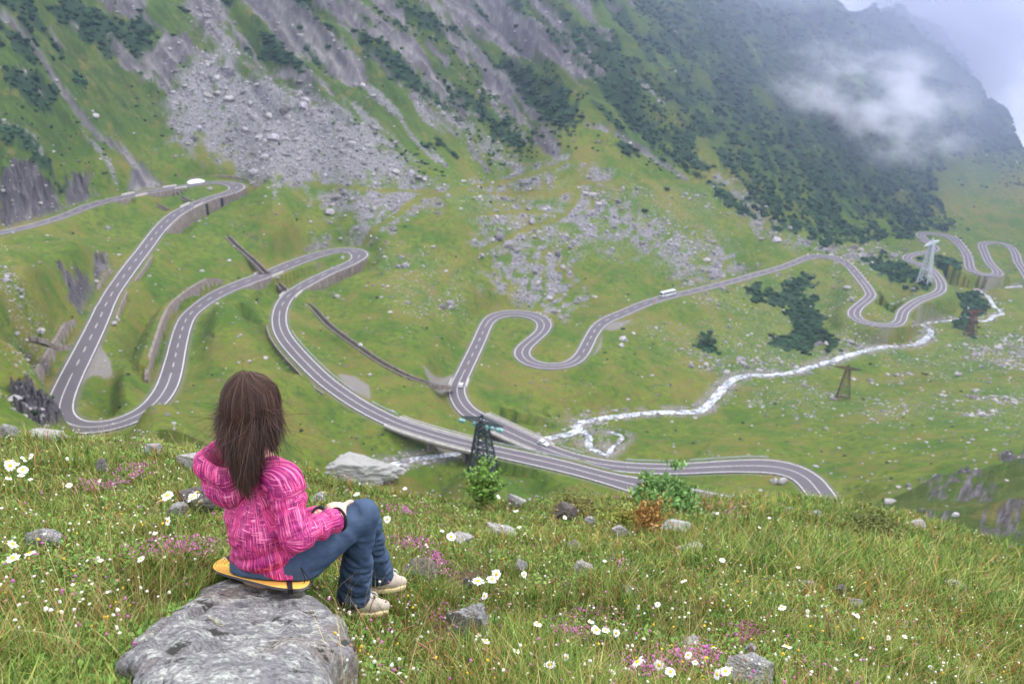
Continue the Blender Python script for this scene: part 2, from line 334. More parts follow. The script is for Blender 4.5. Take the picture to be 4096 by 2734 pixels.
def chain(x, v0, h0, seg, ridge=False):
    a, t = dat(x, v0); Y = h0 / float(t); h = h0; put(float(a), Y, float(t)); FOOT.append((x, v0))
    for v, s in seg:
        a2, t2 = dat(x, v); t2 = float(t2); Yn = (h + s * Y) / (t2 + s)
        for f in (.5, 1):
            Ym = Y + (Yn - Y) * f; hm = h - s * (Ym - Y); put(float(a2), Ym, hm / Ym)
        Y, h = Yn, h - s * (Yn - Y)
    if ridge: put(float(a2), Y * 1.12, t2 + .05); put(float(a2), Y * 1.4, t2 + .14); put(float(a2), Y * 2.2, t2 + .2); put(float(a2), Y * 4, t2 + .25)
    else: put(float(a2), Y * 1.2, t2 - .02); put(float(a2), Y * 1.8, t2 + .05); put(float(a2), Y * 3, t2 + .1)
chain(-900, 560, 75, [(400,1.0),(0,.7),(-400,.8)]); chain(-450, 540, 80, [(400,1.0),(0,.75),(-400,.8)])
chain(0, 512, 84, [(400,1.2),(200,.72),(0,.75),(-350,.8)]); chain(200, 446, 85, [(400,1.0),(200,.68),(0,.75),(-300,.8)])
chain(420, 402, 86, [(200,.66),(0,.75),(-300,.8)]); chain(560, 395, 88, [(200,.6),(0,.8),(-300,.8)])
chain(750, 415, 93, [(300,.52),(150,.65),(0,.8),(-300,.8)]); chain(950, 410, 98, [(250,.58),(100,.75),(0,.8),(-300,.8)])
chain(1150, 400, 110, [(250,.58),(100,.72),(0,.75),(-300,.8)]); chain(1300, 700, 157, [(560,.33),(420,.36),(250,.6),(0,.75),(-300,.8)])
chain(1500, 680, 163, [(560,.3),(420,.36),(250,.58),(0,.72),(-300,.8)]); chain(1700, 625, 168, [(500,.3),(300,.48),(120,.6),(0,.65),(-200,.7)])
chain(1900, 578, 174, [(450,.4),(250,.52),(0,.6),(-25,.6)], True); chain(2050, 540, 180, [(400,.4),(200,.5),(18,.55)], True)
chain(2150, 515, 184, [(400,.4),(200,.5),(75,.55)], True); chain(2220, 520, 189, [(400,.3),(250,.45),(165,.5)], True)
chain(2300, 535, 194, [(430,.3),(262,.42)], True); chain(2380, 545, 197, [(450,.3),(360,.38)], True)
chain(2550, 552, 202, [(480,.3),(430,.3)], True); chain(2900, 570, 205, [(500,.3),(460,.3)], True)
for a in (-1.6, -.8, 0, .5, .8, 1.6): put(a, 6000, .02 if a < .4 else .3)
CT = np.array(ctl); 
keep = []                                   # thin out controls that nearly coincide
for i, c in enumerate(CT):
    if all((CT[j, 0] - c[0]) ** 2 * 9 + (CT[j, 1] - c[1]) ** 2 > .0009 for j in keep): keep.append(i)
CT = CT[keep]; KY = .36
def phi(r2): return r2 * np.log(r2 + 1e-12) * .5
XY = np.column_stack([CT[:, 0], CT[:, 1] * KY]); n = len(XY)
r2 = ((XY[:, None] - XY[None]) ** 2).sum(2); Am = phi(r2) + np.eye(n) * 2e-5
Pm = np.column_stack([np.ones(n), XY]); Mx = np.block([[Am, Pm], [Pm.T, np.zeros((3, 3))]])
wts = np.linalg.solve(Mx, np.r_[CT[:, 2], np.zeros(3)])
GA = np.linspace(-1.6, 1.6, 361); GL = np.linspace(-.5, 8.4, 420)
ga, gl = np.meshgrid(GA, GL); Q = np.column_stack([ga.ravel(), gl.ravel() * KY]); Tg = np.empty(len(Q))
for i in range(0, len(Q), 8000):
    q = Q[i:i + 8000]; Tg[i:i + 8000] = phi(((q[:, None] - XY[None]) ** 2).sum(2)) @ wts[:n] + wts[n] + q @ wts[n + 1:]
Tg = Tg.reshape(ga.shape)
def base_t(a, Y):
    a = np.clip(a, -1.599, 1.599); l = np.log(np.clip(Y, .62, 4400))
    fx = (a - GA[0]) / (GA[1] - GA[0]); fy = (l - GL[0]) / (GL[1] - GL[0]); ix = np.floor(fx).astype(int); iy = np.floor(fy).astype(int)
    ix = np.clip(ix, 0, len(GA) - 2); iy = np.clip(iy, 0, len(GL) - 2); fx = fx - ix; fy = fy - iy
    t = Tg[iy, ix] * (1 - fx) * (1 - fy) + Tg[iy, ix + 1] * fx * (1 - fy) + Tg[iy + 1, ix] * (1 - fx) * fy + Tg[iy + 1, ix + 1] * fx * fy
    yc = np.interp(a, CA, CY); w = sstep(np.log(yc * 1.3), np.log(yc * 2.0), np.log(Y))
    return near_t(a, np.minimum(Y, yc * 2.2)) * (1 - w) + t * w
# ---------------------------------------------------------------- what covers the slopes: outlines of rock, scree, scrub (survey points)
SHRUB = [[(1690,365),(1760,338),(1850,345),(1950,400),(2060,470),(2130,505),(2200,523),(2150,530),(2080,548),(1990,552),(1900,560),(1850,545),(1770,515),(1800,500),(1760,470),(1730,430),(1700,400)],
 [(1635,420),(1660,432),(1740,480),(1800,520),(1800,532),(1740,505),(1690,478),(1640,440)],
 [(1715,648),(1790,660),(1830,632),(1855,650),(1905,640),(1850,675),(1885,700),(1860,705),(1895,735),(1890,750),(1920,780),(1910,806),(1880,790),(1840,820),(1800,812),(1765,790),(1775,765),(1820,750),(1800,715),(1750,690),(1722,668)],
 [(1990,600),(2040,585),(2095,598),(2150,640),(2140,672),(2115,675),(2090,655),(2050,635),(2000,620)],
 [(2135,598),(2160,588),(2200,600),(2195,615),(2150,620)],[(2165,635),(2200,640),(2240,665),(2270,690),(2265,720),(2235,725),(2205,705),(2190,672)],
 [(2190,715),(2250,735),(2230,760),(2190,740)],
 [(820,95),(880,120),(960,170),(1010,215),(980,225),(930,190),(880,180),(840,140)],[(930,180),(1000,195),(1080,235),(1160,290),(1218,330),(1205,352),(1170,345),(1110,300),(1060,260),(1000,235)],
 [(1040,90),(1110,130),(1200,170),(1290,210),(1340,270),(1300,300),(1240,280),(1180,230),(1100,170),(1050,130)],[(1250,40),(1350,90),(1450,170),(1480,230),(1430,240),(1370,200),(1290,120)],
 [(1420,240),(1500,280),(1540,330),(1500,330),(1450,290)],[(100,10),(190,20),(260,60),(330,100),(410,140),(330,150),(250,140),(190,100),(140,70)],
 [(10,170),(90,185),(130,220),(150,250),(90,262),(30,225)],[(0,290),(50,305),(110,360),(170,425),(130,420),(70,370),(20,330),(0,320)],
 [(880,0),(960,30),(1040,90),(1000,100),(930,60),(870,30)],[(560,90),(640,120),(700,170),(680,180),(610,140),(560,110)],[(1560,340),(1600,360),(1610,400),(1580,390)],[(1590,395),(1620,400),(1622,418),(1600,412)],[(1600,770),(1640,775),(1640,800),(1610,800)]]
ROCK = [[(0,405),(25,380),(60,375),(100,400),(135,425),(170,400),(210,405),(208,450),(160,470),(60,498),(0,512)],[(140,602),(185,568),(230,580),(275,608),(245,635),(250,655),(205,690),(180,670),(150,640)],
 [(20,885),(60,870),(130,920),(140,965),(90,975),(50,950)],[(300,170),(380,110),(430,100),(465,125),(440,160),(400,180),(390,240),(330,190)],[(215,0),(330,0),(345,50),(300,70),(240,50)],
 [(240,80),(300,130),(330,190),(270,150)],[(530,0),(650,0),(760,90),(830,150),(850,205),(800,190),(730,150),(640,90)],[(620,150),(700,170),(780,215),(770,235),(700,200),(630,180)],
 [(700,0),(800,0),(900,80),(980,160),(1040,220),(1100,280),(1060,270),(980,200),(880,110),(780,60)],[(930,0),(1150,0),(1200,80),(1260,150),(1180,150),(1080,90),(990,50)],
 [(1080,150),(1140,160),(1200,230),(1290,320),(1270,360),(1200,290),(1120,220)],[(1150,30),(1300,110),(1400,180),(1330,190),(1220,110)],
 [(540,360),(400,470),(330,470),(300,440),(400,400)] if False else [(0,0),(1,0),(1,1)],
 [(2120,1100),(2200,1085),(2290,1095),(2300,1125),(2210,1125),(2130,1120)],[(2290,1050),(2349,1045),(2349,1065),(2290,1065)],[(2110,1170),(2190,1160),(2200,1190),(2130,1195)],[(2250,1160),(2349,1155),(2349,1185),(2260,1180)],[(1985,1165),(2030,1160),(2040,1185),(1990,1180)],
 [(280,400),(330,385),(372,420),(345,425),(290,420)] ,[(340,480),(420,500),(420,520),(360,510)] if False else [(0,0),(1,0),(1,1)], [(700,560),(745,550),(765,560),(740,572),(700,575)]]
SCREE = [[(470,130),(500,150),(560,190),(620,205),(700,240),(760,250),(820,280),(880,330),(970,400),(900,412),(760,420),(640,420),(560,400),(470,345),(405,330),(385,290),(395,230),(430,170)],
 [(730,425),(860,420),(1000,418),(1010,445),(960,480),(900,515),(840,548),(780,570),(700,585),(740,560),(830,530),(850,500),(780,490),(720,460)],
 [(440,0),(480,0),(520,60),(560,130),(540,160),(500,120),(460,60)],
 [(1120,600),(1170,545),(1210,530),(1260,560),(1300,610),(1330,680),(1290,715),(1250,718),(1190,690),(1130,660)],[(1200,530),(1330,440),(1400,460),(1440,520),(1400,560),(1330,560),(1250,560)],
 [(1120,500),(1220,465),(1290,490),(1180,520),(1100,560)],[(1370,440),(1480,500),(1600,560),(1680,590),(1700,620),(1620,640),(1520,600),(1440,560)],
 [(1100,420),(1180,400),(1300,370),(1260,420),(1120,445)],[(1640,400),(1700,430),(1800,530),(1990,590),(1900,570),(1750,530),(1660,450)],
 [(620,200),(700,200),(830,330),(960,400),(880,330),(760,250)],[(1000,250),(1150,350),(1220,410),(1180,400),(1080,330)],[(1330,380),(1400,400),(1440,440),(1360,430)]]
STONY = [[(1430,740),(1560,740),(1700,730),(1850,740),(1990,720),(2010,790),(1850,830),(1700,850),(1600,860),(1540,800)],[(1700,880),(1860,870),(1920,920),(1860,950),(1720,930)],[(1950,930),(2349,880),(2349,1000),(2200,960),(1980,970)],
 [(1550,650),(1760,610),(1760,680),(1650,720),(1560,700)],[(1980,560),(2140,560),(2100,610),(2010,640),(1900,590)],[(0,600),(120,700),(200,780),(120,900),(0,850)],
 [(1560,500),(1700,560),(1560,650),(1400,560)],[(850,560),(1050,600),(1080,720),(900,700)],[(1900,600),(1990,640),(1990,720),(1900,690)],[(1700,640),(1990,620),(1960,760),(1900,850),(1700,850)],[(1000,420),(1640,430),(1640,620),(1130,560)],
 [(2050,660),(2150,700),(2110,790),(2040,740)],[(1250,960),(1360,940),(1400,1020),(1280,1040)],[(2000,800),(2349,760),(2349,860),(2050,880)]]
TRACKS = [([(830,545),(900,500),(960,455),(1060,432),(1180,412),(1320,360),(1420,290)],9),([(700,418),(970,438),(1290,440),(1330,422),(1560,415),(1625,412),(1650,370),(1760,320)],6),([(1330,440),(1290,495),(1200,530),(1060,600),(1000,670)],9),([(950,510),(1100,490),(1290,490)],5),([(1250,695),(1380,630),(1450,575)],6)]
GULLIES = [([(0,40),(60,90),(130,200),(200,290),(270,340),(330,390),(372,415)],11),([(780,70),(900,180),(960,235),(1050,310),(1120,390)],8),([(1345,285),(1420,310),(1500,360),(1575,410)],9),([(620,560),(560,530),(500,470)],0.1),([(380,700),(470,760),(560,830)],0.1)]
LAYBY = [[(225,790),(240,830),(258,850),(262,870),(240,890),(180,915),(175,900),(200,850)],[(775,868),(815,862),(845,885),(850,918),(800,895)],[(1375,785),(1382,770),(1378,800),(1362,815)],[(970,840),(1040,845),(1045,880),(985,868)],[(1395,735),(1450,735),(1420,755),(1380,755)]]
# ---------------------------------------------------------------- the terrain sheet
na = 1250
ra = np.r_[-1.55, -1.35, np.linspace(-1.2, 1.05, na), 1.25, 1.5]
rl = np.r_[np.linspace(math.log(.7), math.log(24), 250), np.linspace(math.log(24.3), math.log(110), 70), np.linspace(math.log(111), math.log(1250), 560), np.linspace(math.log(1265), math.log(4200), 36)]
AA, LL = np.meshgrid(ra, rl); YY = np.exp(LL); TT = base_t(AA, YY); XX = AA * YY; ZZ = -TT * YY
PX, PY = to_px(AA, TT); nr_, nc_ = AA.shape
XX, YY, ZZ, PX, PY, AF, TF = [k.ravel() for k in (XX, YY, ZZ, PX, PY, AA, TT)]
# position of each vertex across and along the ribs of the mountain side
footv = np.interp(PX, [p[0] for p in FOOT if p[1] < 600] + [2349], [min(p[1], 560) for p in FOOT if p[1] < 600] + [545]) if False else np.interp(PX, [-900,0,200,420,560,750,950,1150,1300,1500,1650,1750,1900,2050,2150,2250,2400], [560,505,440,400,395,410,405,395,330,400,430,520,562,545,522,500,470])
far = YY > 180
MT = sstep(-10, 45, footv - PY) * far
phi_ = math.radians(46); cr = PX * math.sin(phi_) - PY * math.cos(phi_); al = PX * math.cos(phi_) + PY * math.sin(phi_)
wob = 60 * (fbm(PX / 170, PY / 170, 3, 5) - .5)
rib = 1 - np.abs(fbm((cr + wob) / 85, al / 420, 4, 11) * 2 - 1) * 1.0
rib2 = 1 - np.abs(fbm((cr + wob * .5) / 30, al / 150, 4, 23) * 2 - 1)
ramp_ = sstep(0, 220, footv - PY)
nzf = fbm(PX / 60, PY / 60, 5, 31)
nzm = fbm(PX / 22, PY / 18, 4, 77); nzs = fbm(PX / 7, PY / 6, 3, 91)
rockm = np.zeros(PX.shape); shrub = np.zeros(PX.shape); scree = np.zeros(PX.shape); stony = np.zeros(PX.shape); bare = np.zeros(PX.shape); track = np.zeros(PX.shape)
edge = (nzm - .5) * 55 + (nzs - .5) * 22
def paint(dst, polys, soft, wob=1.0, cond=None):
    for P in polys:
        P = np.array(P); b = (PX > P[:, 0].min() - 60) & (PX < P[:, 0].max() + 60) & (PY > P[:, 1].min() - 60) & (PY < P[:, 1].max() + 60)
        if cond is not None: b &= cond
        if b.any(): dst[b] = np.maximum(dst[b], sstep(-soft, soft, polysd(PX[b], PY[b], P) + edge[b] * wob))
valley = YY > 30
paint(shrub, SHRUB, 3, 1.0, far); paint(rockm, ROCK, 4, .6, valley); paint(scree, SCREE, 24, 1.5, far); paint(stony, STONY, 22, 1.0, far); paint(bare, LAYBY, 3, .12, far)
for L_, w_ in TRACKS + GULLIES:
    P = np.array(L_); b = (PX > P[:, 0].min() - 40) & (PX < P[:, 0].max() + 40) & (PY > P[:, 1].min() - 40) & (PY < P[:, 1].max() + 40) & far
    d_ = linesd(PX[b], PY[b], catmull(P, 12)); m_ = sstep(w_, w_ * .4, d_ + (nzm[b] - .5) * 8)
    if (L_, w_) in GULLIES: rockm[b] = np.maximum(rockm[b], m_ * .9); ZZ[b] -= m_ * 1.5
    else: track[b] = np.maximum(track[b], m_); scree[b] *= 1 - m_; stony[b] *= 1 - m_; shrub[b] *= 1 - m_
# the far flank is scrub nearly everywhere; bedrock and scrub also break out along the ribs
ribn = fbm((cr + wob) / 34, al / 170, 4, 51); ribm = fbm((cr + wob * .7) / 60, al / 260, 4, 57); ribf = fbm((cr + wob * .4) / 14, al / 60, 3, 59)
dens_s = MT * (.38 + .30 * sstep(1250, 1750, PX) + .06 * sstep(250, 0, PY)) * (1 - .75 * sstep(2110, 2220, PX) * sstep(330, 420, PY)) * (1 - .7 * sstep(900, 500, PX) * sstep(120, 300, PY))
shrub = np.maximum(shrub * np.where(MT > .3, sstep(.34, .44, ribf + .10 * (PX < 1600) + .05 * (PY > 440)), 1), sstep(-.01, .035, dens_s - (ribm * .52 + ribf * .34 + nzf * .14) ))
dens_r = MT * (.46 * sstep(420, 80, PY) * sstep(330, 520, PX) * sstep(1700, 1350, PX) + .12 * sstep(1300, 1700, PX) * sstep(400, 100, PY) + .33 * (1 - sstep(330, 520, PX)) * sstep(420, 60, PY))
rockm = np.maximum(rockm * np.where(MT > .2, sstep(.30, .46, ribf + .12 * (PX < 420)), 1), sstep(-.01, .04, dens_r - (ribn * .65 + ribf * .35)))
scree = np.maximum(scree, .8 * sstep(.0, .05, MT * .36 * sstep(1900, 1500, PX) * sstep(60, 250, PY) - fbm((cr + wob) / 26, al / 280, 4, 61))) * (1 - track)
tuft = fbm(PX / 16, PY / 14, 4, 171); scree *= sstep(.30, .50, tuft + .08 * sstep(450, 600, PX) * sstep(1050, 950, PX) + .10 * sstep(440, 360, PY) * sstep(1050, 950, PX) - .05 * (PX > 1050)); stre = fbm((cr + wob * .3) / 7, al / 38, 4, 173); dk_ = np.zeros(PX.shape); paint(dk_, ROCK[:3], 6, .6, valley); iso_ = fbm(PX / 8, PY / 6, 5, 175, .6); stre = np.where((MT > .05) & (dk_ < .3), stre * .62 + iso_ * .38, iso_) - .16 * dk_ - .13 * (YY < 130)
rockm = np.maximum(rockm, dk_); rockm = np.where(YY < 130, rockm * sstep(.46, .58, fbm(PX / 13, PY / 6, 4, 177)), rockm); thin_ = (1 - sstep(.010, .028, np.abs(ribn - .5))) * sstep(1350, 1600, PX) * (MT > .3); shrub *= 1 - thin_ * .9; thin2 = (1 - sstep(.010, .024, np.abs(ribm - .46))) * sstep(1350, 1600, PX) * (MT > .3); shrub *= 1 - thin2 * .8; shrub *= (1 - rockm * .85); scree *= (1 - shrub); rockm = rockm * (1 - track)
# relief
amp = YY * .016
ZZ += MT * ramp_ * amp * ((rib - .6) * 1.6 + (rib2 - .6) * .7)
ZZ += rockm * valley * (YY > 130) * np.minimum(YY, 500) * .006 * (fbm(cr / 9, al / 26, 4, 71) - .45) * 2 - rockm * (YY > 130) * (stre - .45) * 9.0 + dk_ * (YY > 130) * 5.0 * np.minimum(YY / 330, 1) ** 2 * (np.abs(fbm(PX / 20, PY / 16, 5, 79) - .5) * 4 - .6) + rockm * valley * (YY <= 130) * 1.6 * (fbm(XX / 5, YY / 3, 4, 73) - .45)
ZZ += far * (1 - MT) * (fbm(XX / 38, YY / 38, 4, 41) - .5) * 3.6 + far * (fbm(XX / 9, YY / 9, 3, 43) - .5) * 1.0
mid = sstep(24, 40, YY) * sstep(200, 120, YY)
ZZ += mid * ((fbm(XX / 14, YY / 14, 5, 45) - .5) * 5.5)
nearm = YY < 30
ZZ[nearm] += (fbm(XX[nearm] / 1.3, YY[nearm] / 1.3, 4, 47) - .5) * .22 * sstep(1.2, 3, YY[nearm]) + (fbm(XX[nearm] / .3, YY[nearm] / .3, 3, 49) - .5) * .045
def spot_in(Z2, x, y, ymin=.8, ymax=4000):
    a, t = dat(x, y); a = float(a); t = float(t); fa = np.interp(a, ra, np.arange(nc_)); ia = min(int(fa), nc_ - 2); u = fa - ia; Yr = np.exp(rl)
    col = -(Z2[:, ia] * (1 - u) + Z2[:, ia + 1] * u) / Yr
    for i in range(1, len(col)):
        if Yr[i] < ymin or Yr[i] > ymax: continue
        if col[i] <= t:
            f = (col[i - 1] - t) / (col[i - 1] - col[i] + 1e-12) if col[i - 1] > t else 0; Y = Yr[i - 1] * (Yr[i] / Yr[i - 1]) ** np.clip(f, 0, 1); return np.array([a * Y, Y, -t * Y])
    return np.array([a * 900, 900, -t * 900])
# the road bench and the stream bed
RM = np.zeros(PX.shape); WM = np.zeros(PX.shape)
# walls beside the road: first sample, last sample, side (+1 left of travel), distance beyond the road edge, height (+ holds the slope above the road, - carries the road)
jA = ri(565, 427); jB = ri(140, 960); jC = ri(842, 577); 
WALLS = [(ri(568, 432), ri(378, 545, jA, jB), 1, .5, -8.5), (ri(322, 458, 0, jA), ri(415, 436, 0, jA), -1, .5, -4.0), (ri(250, 490, 0, jA), ri(292, 468, 0, jA), -1, .5, -4.0),
 (ri(835, 600, jC), ri(695, 675, jC), 1, .5, -6.0), (ri(372, 870, jB, jC), ri(545, 655, jB, jC), 1, 2.6, 5.6), (ri(200, 735, jA, jB), ri(112, 925, jA, jB), -1, 3.0, 6.4),
 (ri(275, 610, jA, jB), ri(245, 655, jA, jB), -1, 2.2, 3.4), (ri(545, 672, jB, jC), ri(610, 645, jB, jC), -1, .5, -4.6), (ri(640, 740, jC), ri(760, 905, jC), -1, 2.0, -1.6), (ri(425, 425, 0, jA), ri(545, 415, 0, jA), 1, 5.0, 2.6),
 (ri(338, 600, jA, jB), ri(300, 665, jA, jB), 1, 2.2, -2.2), (ri(290, 690, jA, jB), ri(262, 740, jA, jB), 1, 2.0, -2.2)]
def near_line(R, reach):
    """nearest sample of polyline R for every vertex within reach: index arrays"""
    cell = reach; mn = R[:, :2].min(0) - reach * 2; gx = ((R[:, 0] - mn[0]) / cell).astype(int); gy = ((R[:, 1] - mn[1]) / cell).astype(int)
    NX, NY = gx.max() + 3, gy.max() + 3; occ = np.zeros((NX, NY), bool)
    for i in (-1, 0, 1):
        for j in (-1, 0, 1): occ[np.clip(gx + i, 0, NX - 1), np.clip(gy + j, 0, NY - 1)] = True
    vx = ((XX - mn[0]) / cell).astype(int); vy = ((YY - mn[1]) / cell).astype(int)
    ok = (vx >= 0) & (vy >= 0) & (vx < NX) & (vy < NY) & (XX > mn[0]) & (YY > mn[1]); idx = np.nonzero(ok)[0]; idx = idx[occ[vx[idx], vy[idx]]]
    bi = np.zeros(len(idx), int); bd = np.full(len(idx), 1e9)
    for s in range(0, len(idx), 4000):
        q = idx[s:s + 4000]; lo = np.array([XX[q].min() - reach, YY[q].min() - reach]); hi = np.array([XX[q].max() + reach, YY[q].max() + reach])
        c = np.nonzero((R[:, 0] > lo[0]) & (R[:, 0] < hi[0]) & (R[:, 1] > lo[1]) & (R[:, 1] < hi[1]))[0]
        if not len(c): continue
        d2 = (XX[q][:, None] - R[c, 0][None]) ** 2 + (YY[q][:, None] - R[c, 1][None]) ** 2
        k = d2.argmin(1); bi[s:s + 4000] = c[k]; bd[s:s + 4000] = np.sqrt(d2[np.arange(len(q)), k])
    m = bd < reach; return idx[m], bi[m], bd[m]
DITCH = []; BEDS = []
for L_ in ([(520,540),(545,565),(585,600),(612,628)], [(628,640),(652,664)], [(693,690),(720,708),(760,750),(850,815),(900,845),(950,868),(1000,882),(1036,886)], [(1066,885),(1092,893)], [(330,452),(350,465),(384,482)], [(402,440),(412,450),(432,462)], [(75,770),(110,785),(130,795),(152,792)]):
    P = resample(catmull([spot_in(ZZ.reshape(nr_, nc_), x, y, 60) for x, y in L_], 2.5), 1.5); P[:, 2] = smooth(P[:, 2], 2); DITCH.append(P)
    P4 = np.column_stack([P, np.full(len(P), 1.2)]); q, k, dd = near_line(P4, 7.0); f = sstep(5.5, 2.2, dd)
    ZZ[q] = ZZ[q] * (1 - f) + (P4[k, 2] - 1.5 * sstep(1.7, 1.1, dd)) * f; scree[q] *= 1 - f; shrub[q] *= 1 - f
for S_ in (STREAM, STREAM2, STREAM3):
    q, k, dd = near_line(S_, 34.0); w = S_[k, 3]; f = sstep(w + 14, w + .5, dd); bed = S_[k, 2] + 1.2 * sstep(w + .5, w + 12, dd) - .9 * sstep(w + .6, w * .7, dd)
    cap_ = S_[k, 2] - .2 + .10 * np.maximum(dd - w, 0); front = (XX[q] * S_[k, 0] + YY[q] * S_[k, 1]) < (S_[k, 0] ** 2 + S_[k, 1] ** 2); ZZ[q] = np.where(front, np.minimum(ZZ[q], cap_), ZZ[q])
    BEDS.append((q, np.where(dd < w + 4, bed, 1e9), np.where(front, cap_, 1e9))); ZZ[q] = ZZ[q] * (1 - f) + bed * f; WM[q] = np.maximum(WM[q], sstep(w + 6, w + 1, dd))
q, k, dd = near_line(ROAD, 20.0); onbr = ((k > BR1[0]) & (k < BR1[1])) | ((k > BR2[0]) & (k < BR2[1])); q, k, dd = q[~onbr], k[~onbr], dd[~onbr]
hw = ROAD[k, 3]; f = sstep(hw + 11, hw + 1.4, dd); f = np.where(dd < hw + 1.6, 1.0, f)
ZZ[q] = ZZ[q] * (1 - f) + (ROAD[k, 2] - .25 - .9 * sstep(hw + .2, hw - .6, dd)) * f; RM[q] = sstep(hw + 2.2, hw + .8, dd)
for m_ in (rockm, scree, stony, shrub): m_[q] *= 1 - sstep(hw + 5, hw + 2, dd)
onb = np.ones(PX.shape, bool); onb[q[dd < hw + 2.5]] = False
for q5, b5, c5 in BEDS: v5 = np.minimum(np.minimum(ZZ[q5], b5), c5); ZZ[q5] = np.where(onb[q5], v5, ZZ[q5])
TG_ = np.gradient(ROAD[:, :2], axis=0); TG_ /= np.linalg.norm(TG_, axis=1)[:, None]; NG_ = smooth(np.column_stack([-TG_[:, 1], TG_[:, 0]]), 2)
lat = (XX[q] - ROAD[k, 0]) * NG_[k, 0] + (YY[q] - ROAD[k, 1]) * NG_[k, 1]
for i0, i1, sd, off, H in WALLS:
    o_ = lat * sd - hw - off; fd = sstep(i0 - 1, i0 + 5, k) * sstep(i1 + 1, i1 - 5, k); m_ = (k >= i0 - 1) & (k <= i1 + 1) & (o_ > .1)
    if H > 0: tgt = ROAD[k, 2] + H * fd - .1 + .0 * o_; ZZ[q[m_]] = np.maximum(ZZ[q[m_]], (tgt - .9 * np.maximum(o_ - 3, 0))[m_])
    else: tgt = ROAD[k, 2] + H * fd * .8 - .25 - .1 * o_; ZZ[q[m_]] = np.minimum(ZZ[q[m_]], (tgt + .9 * np.maximum(o_ - 4, 0))[m_])
DRY = fbm(XX / 30, YY / 30, 4, 101) * .6 + fbm(XX / 6, YY / 6, 3, 103) * .4
V_ = np.column_stack([XX, YY, ZZ]); ii = np.arange(nr_ * nc_).reshape(nr_, nc_)
F_ = np.stack([ii[:-1, :-1], ii[:-1, 1:], ii[1:, 1:], ii[1:, :-1]], -1).reshape(-1, 4)
rgba = lambda *c: np.stack([np.clip(x, 0, 1) for x in c] + [np.ones(len(PX))] * (4 - len(c)), 1)
# ground material
G = NM('ground', .95, .12); co = G.co()
m1 = G.attr('cover'); m2 = G.attr('wear'); s1 = G.n('ShaderNodeSeparateColor'); G.l(m1.outputs['Color'], s1.inputs[0]); s2 = G.n('ShaderNodeSeparateColor'); G.l(m2.outputs['Color'], s2.inputs[0])
nA = G.noise(co, .05, 6, .6); nB = G.noise(co, .35, 5, .65); nC = G.noise(co, 2.2, 4, .7); nD = G.noise(co, 14, 3, .7)
grass = G.mix(G.ramp(nA, [(.38, (0, 0, 0)), (.62, (1, 1, 1))]), (.066, .128, .012), (.140, .172, .021))
grass = G.mix(G.ramp(nB, [(.42, (0, 0, 0)), (.66, (1, 1, 1))]), grass, (.05, .09, .018))
grass = G.mix(G.math('MULTIPLY', s2.outputs[2], G.ramp(nB, [(.4, (.2,) * 3), (.6, (1,) * 3)])), grass, (.19, .145, .04))
m3 = G.attr('near'); s3 = G.n('ShaderNodeSeparateColor'); G.l(m3.outputs['Color'], s3.inputs[0])
grass = G.mix(s3.outputs[2], grass, G.mix(.5, G.ramp(nB, [(.36, (.017, .040, .013)), (.62, (.050, .088, .019))]), G.ramp(m3.outputs['Alpha'], [(.36, (.014, .035, .014)), (.6, (.068, .118, .022))])))
tus = G.noise(co, .8, 3, .6); grass = G.mix(G.ramp(tus, [(.56, (0,) * 3), (.64, (.55,) * 3)]), grass, (.045, .075, .02)); grass = G.mix(G.ramp(G.noise(co, .11, 4, .7), [(.55, (0,) * 3), (.68, (.6,) * 3)]), grass, (.16, .125, .045))
grass = G.mix(G.ramp(nD, [(.3, (.25,) * 3), (.6, (0,) * 3)]), grass, (.03, .045, .015))
rock = G.ramp(nC, [(.28, (.045, .04, .046)), (.5, (.13, .12, .125)), (.72, (.27, .25, .25))])
rock = G.mix(.62, rock, G.ramp(m3.outputs['Alpha'], [(.22, (.018, .016, .022)), (.42, (.065, .058, .066)), (.56, (.14, .13, .135)), (.72, (.27, .255, .25))]))
vor = G.n('ShaderNodeTexVoronoi'); vor.inputs['Scale'].default_value = 1.3; G.l(co, vor.inputs['Vector'])
screec = G.mix(G.ramp(vor.outputs['Color'], [(.2, (0, 0, 0)), (.9, (1, 1, 1))]), (.15, .145, .155), (.30, .29, .30))
screec = G.mix(G.ramp(nC, [(.35, (.7,) * 3), (.6, (0,) * 3)]), screec, (.09, .09, .095))
stone = G.math('MULTIPLY', s2.outputs[0], G.ramp(G.noise(co, .9, 3, .6), [(.585, (0,) * 3), (.64, (.9,) * 3)]))
c = G.mix(stone, grass, (.25, .245, .24))
c = G.mix(s1.outputs[1], c, screec); c = G.mix(s1.outputs[0], c, rock)
c = G.mix(s1.outputs[2], c, G.ramp(nC, [(.3, (.012, .028, .016)), (.7, (.035, .065, .03))]))
nE = G.noise(co, 30, 4, .7); nF = G.noise(co, 6, 4, .7)
moss = G.mix(G.ramp(nF, [(.35, (0,) * 3), (.65, (1,) * 3)]), G.ramp(nE, [(.3, (.035, .05, .014)), (.7, (.13, .17, .035))]), G.ramp(nE, [(.3, (.055, .045, .02)), (.7, (.19, .16, .06))]))
c = G.mix(s3.outputs[0], c, moss); c = G.mix(s3.outputs[1], c, G.ramp(nE, [(.3, (.035, .022, .014)), (.7, (.13, .085, .055))]))
c = G.mix(s2.outputs[1], c, G.ramp(nC, [(.3, (.13, .12, .11)), (.7, (.24, .22, .20))])); G.col(c)
G.bump(G.math('ADD', nC, nB), .55, .5)
soil = np.zeros(PX.shape); b = YY < 30
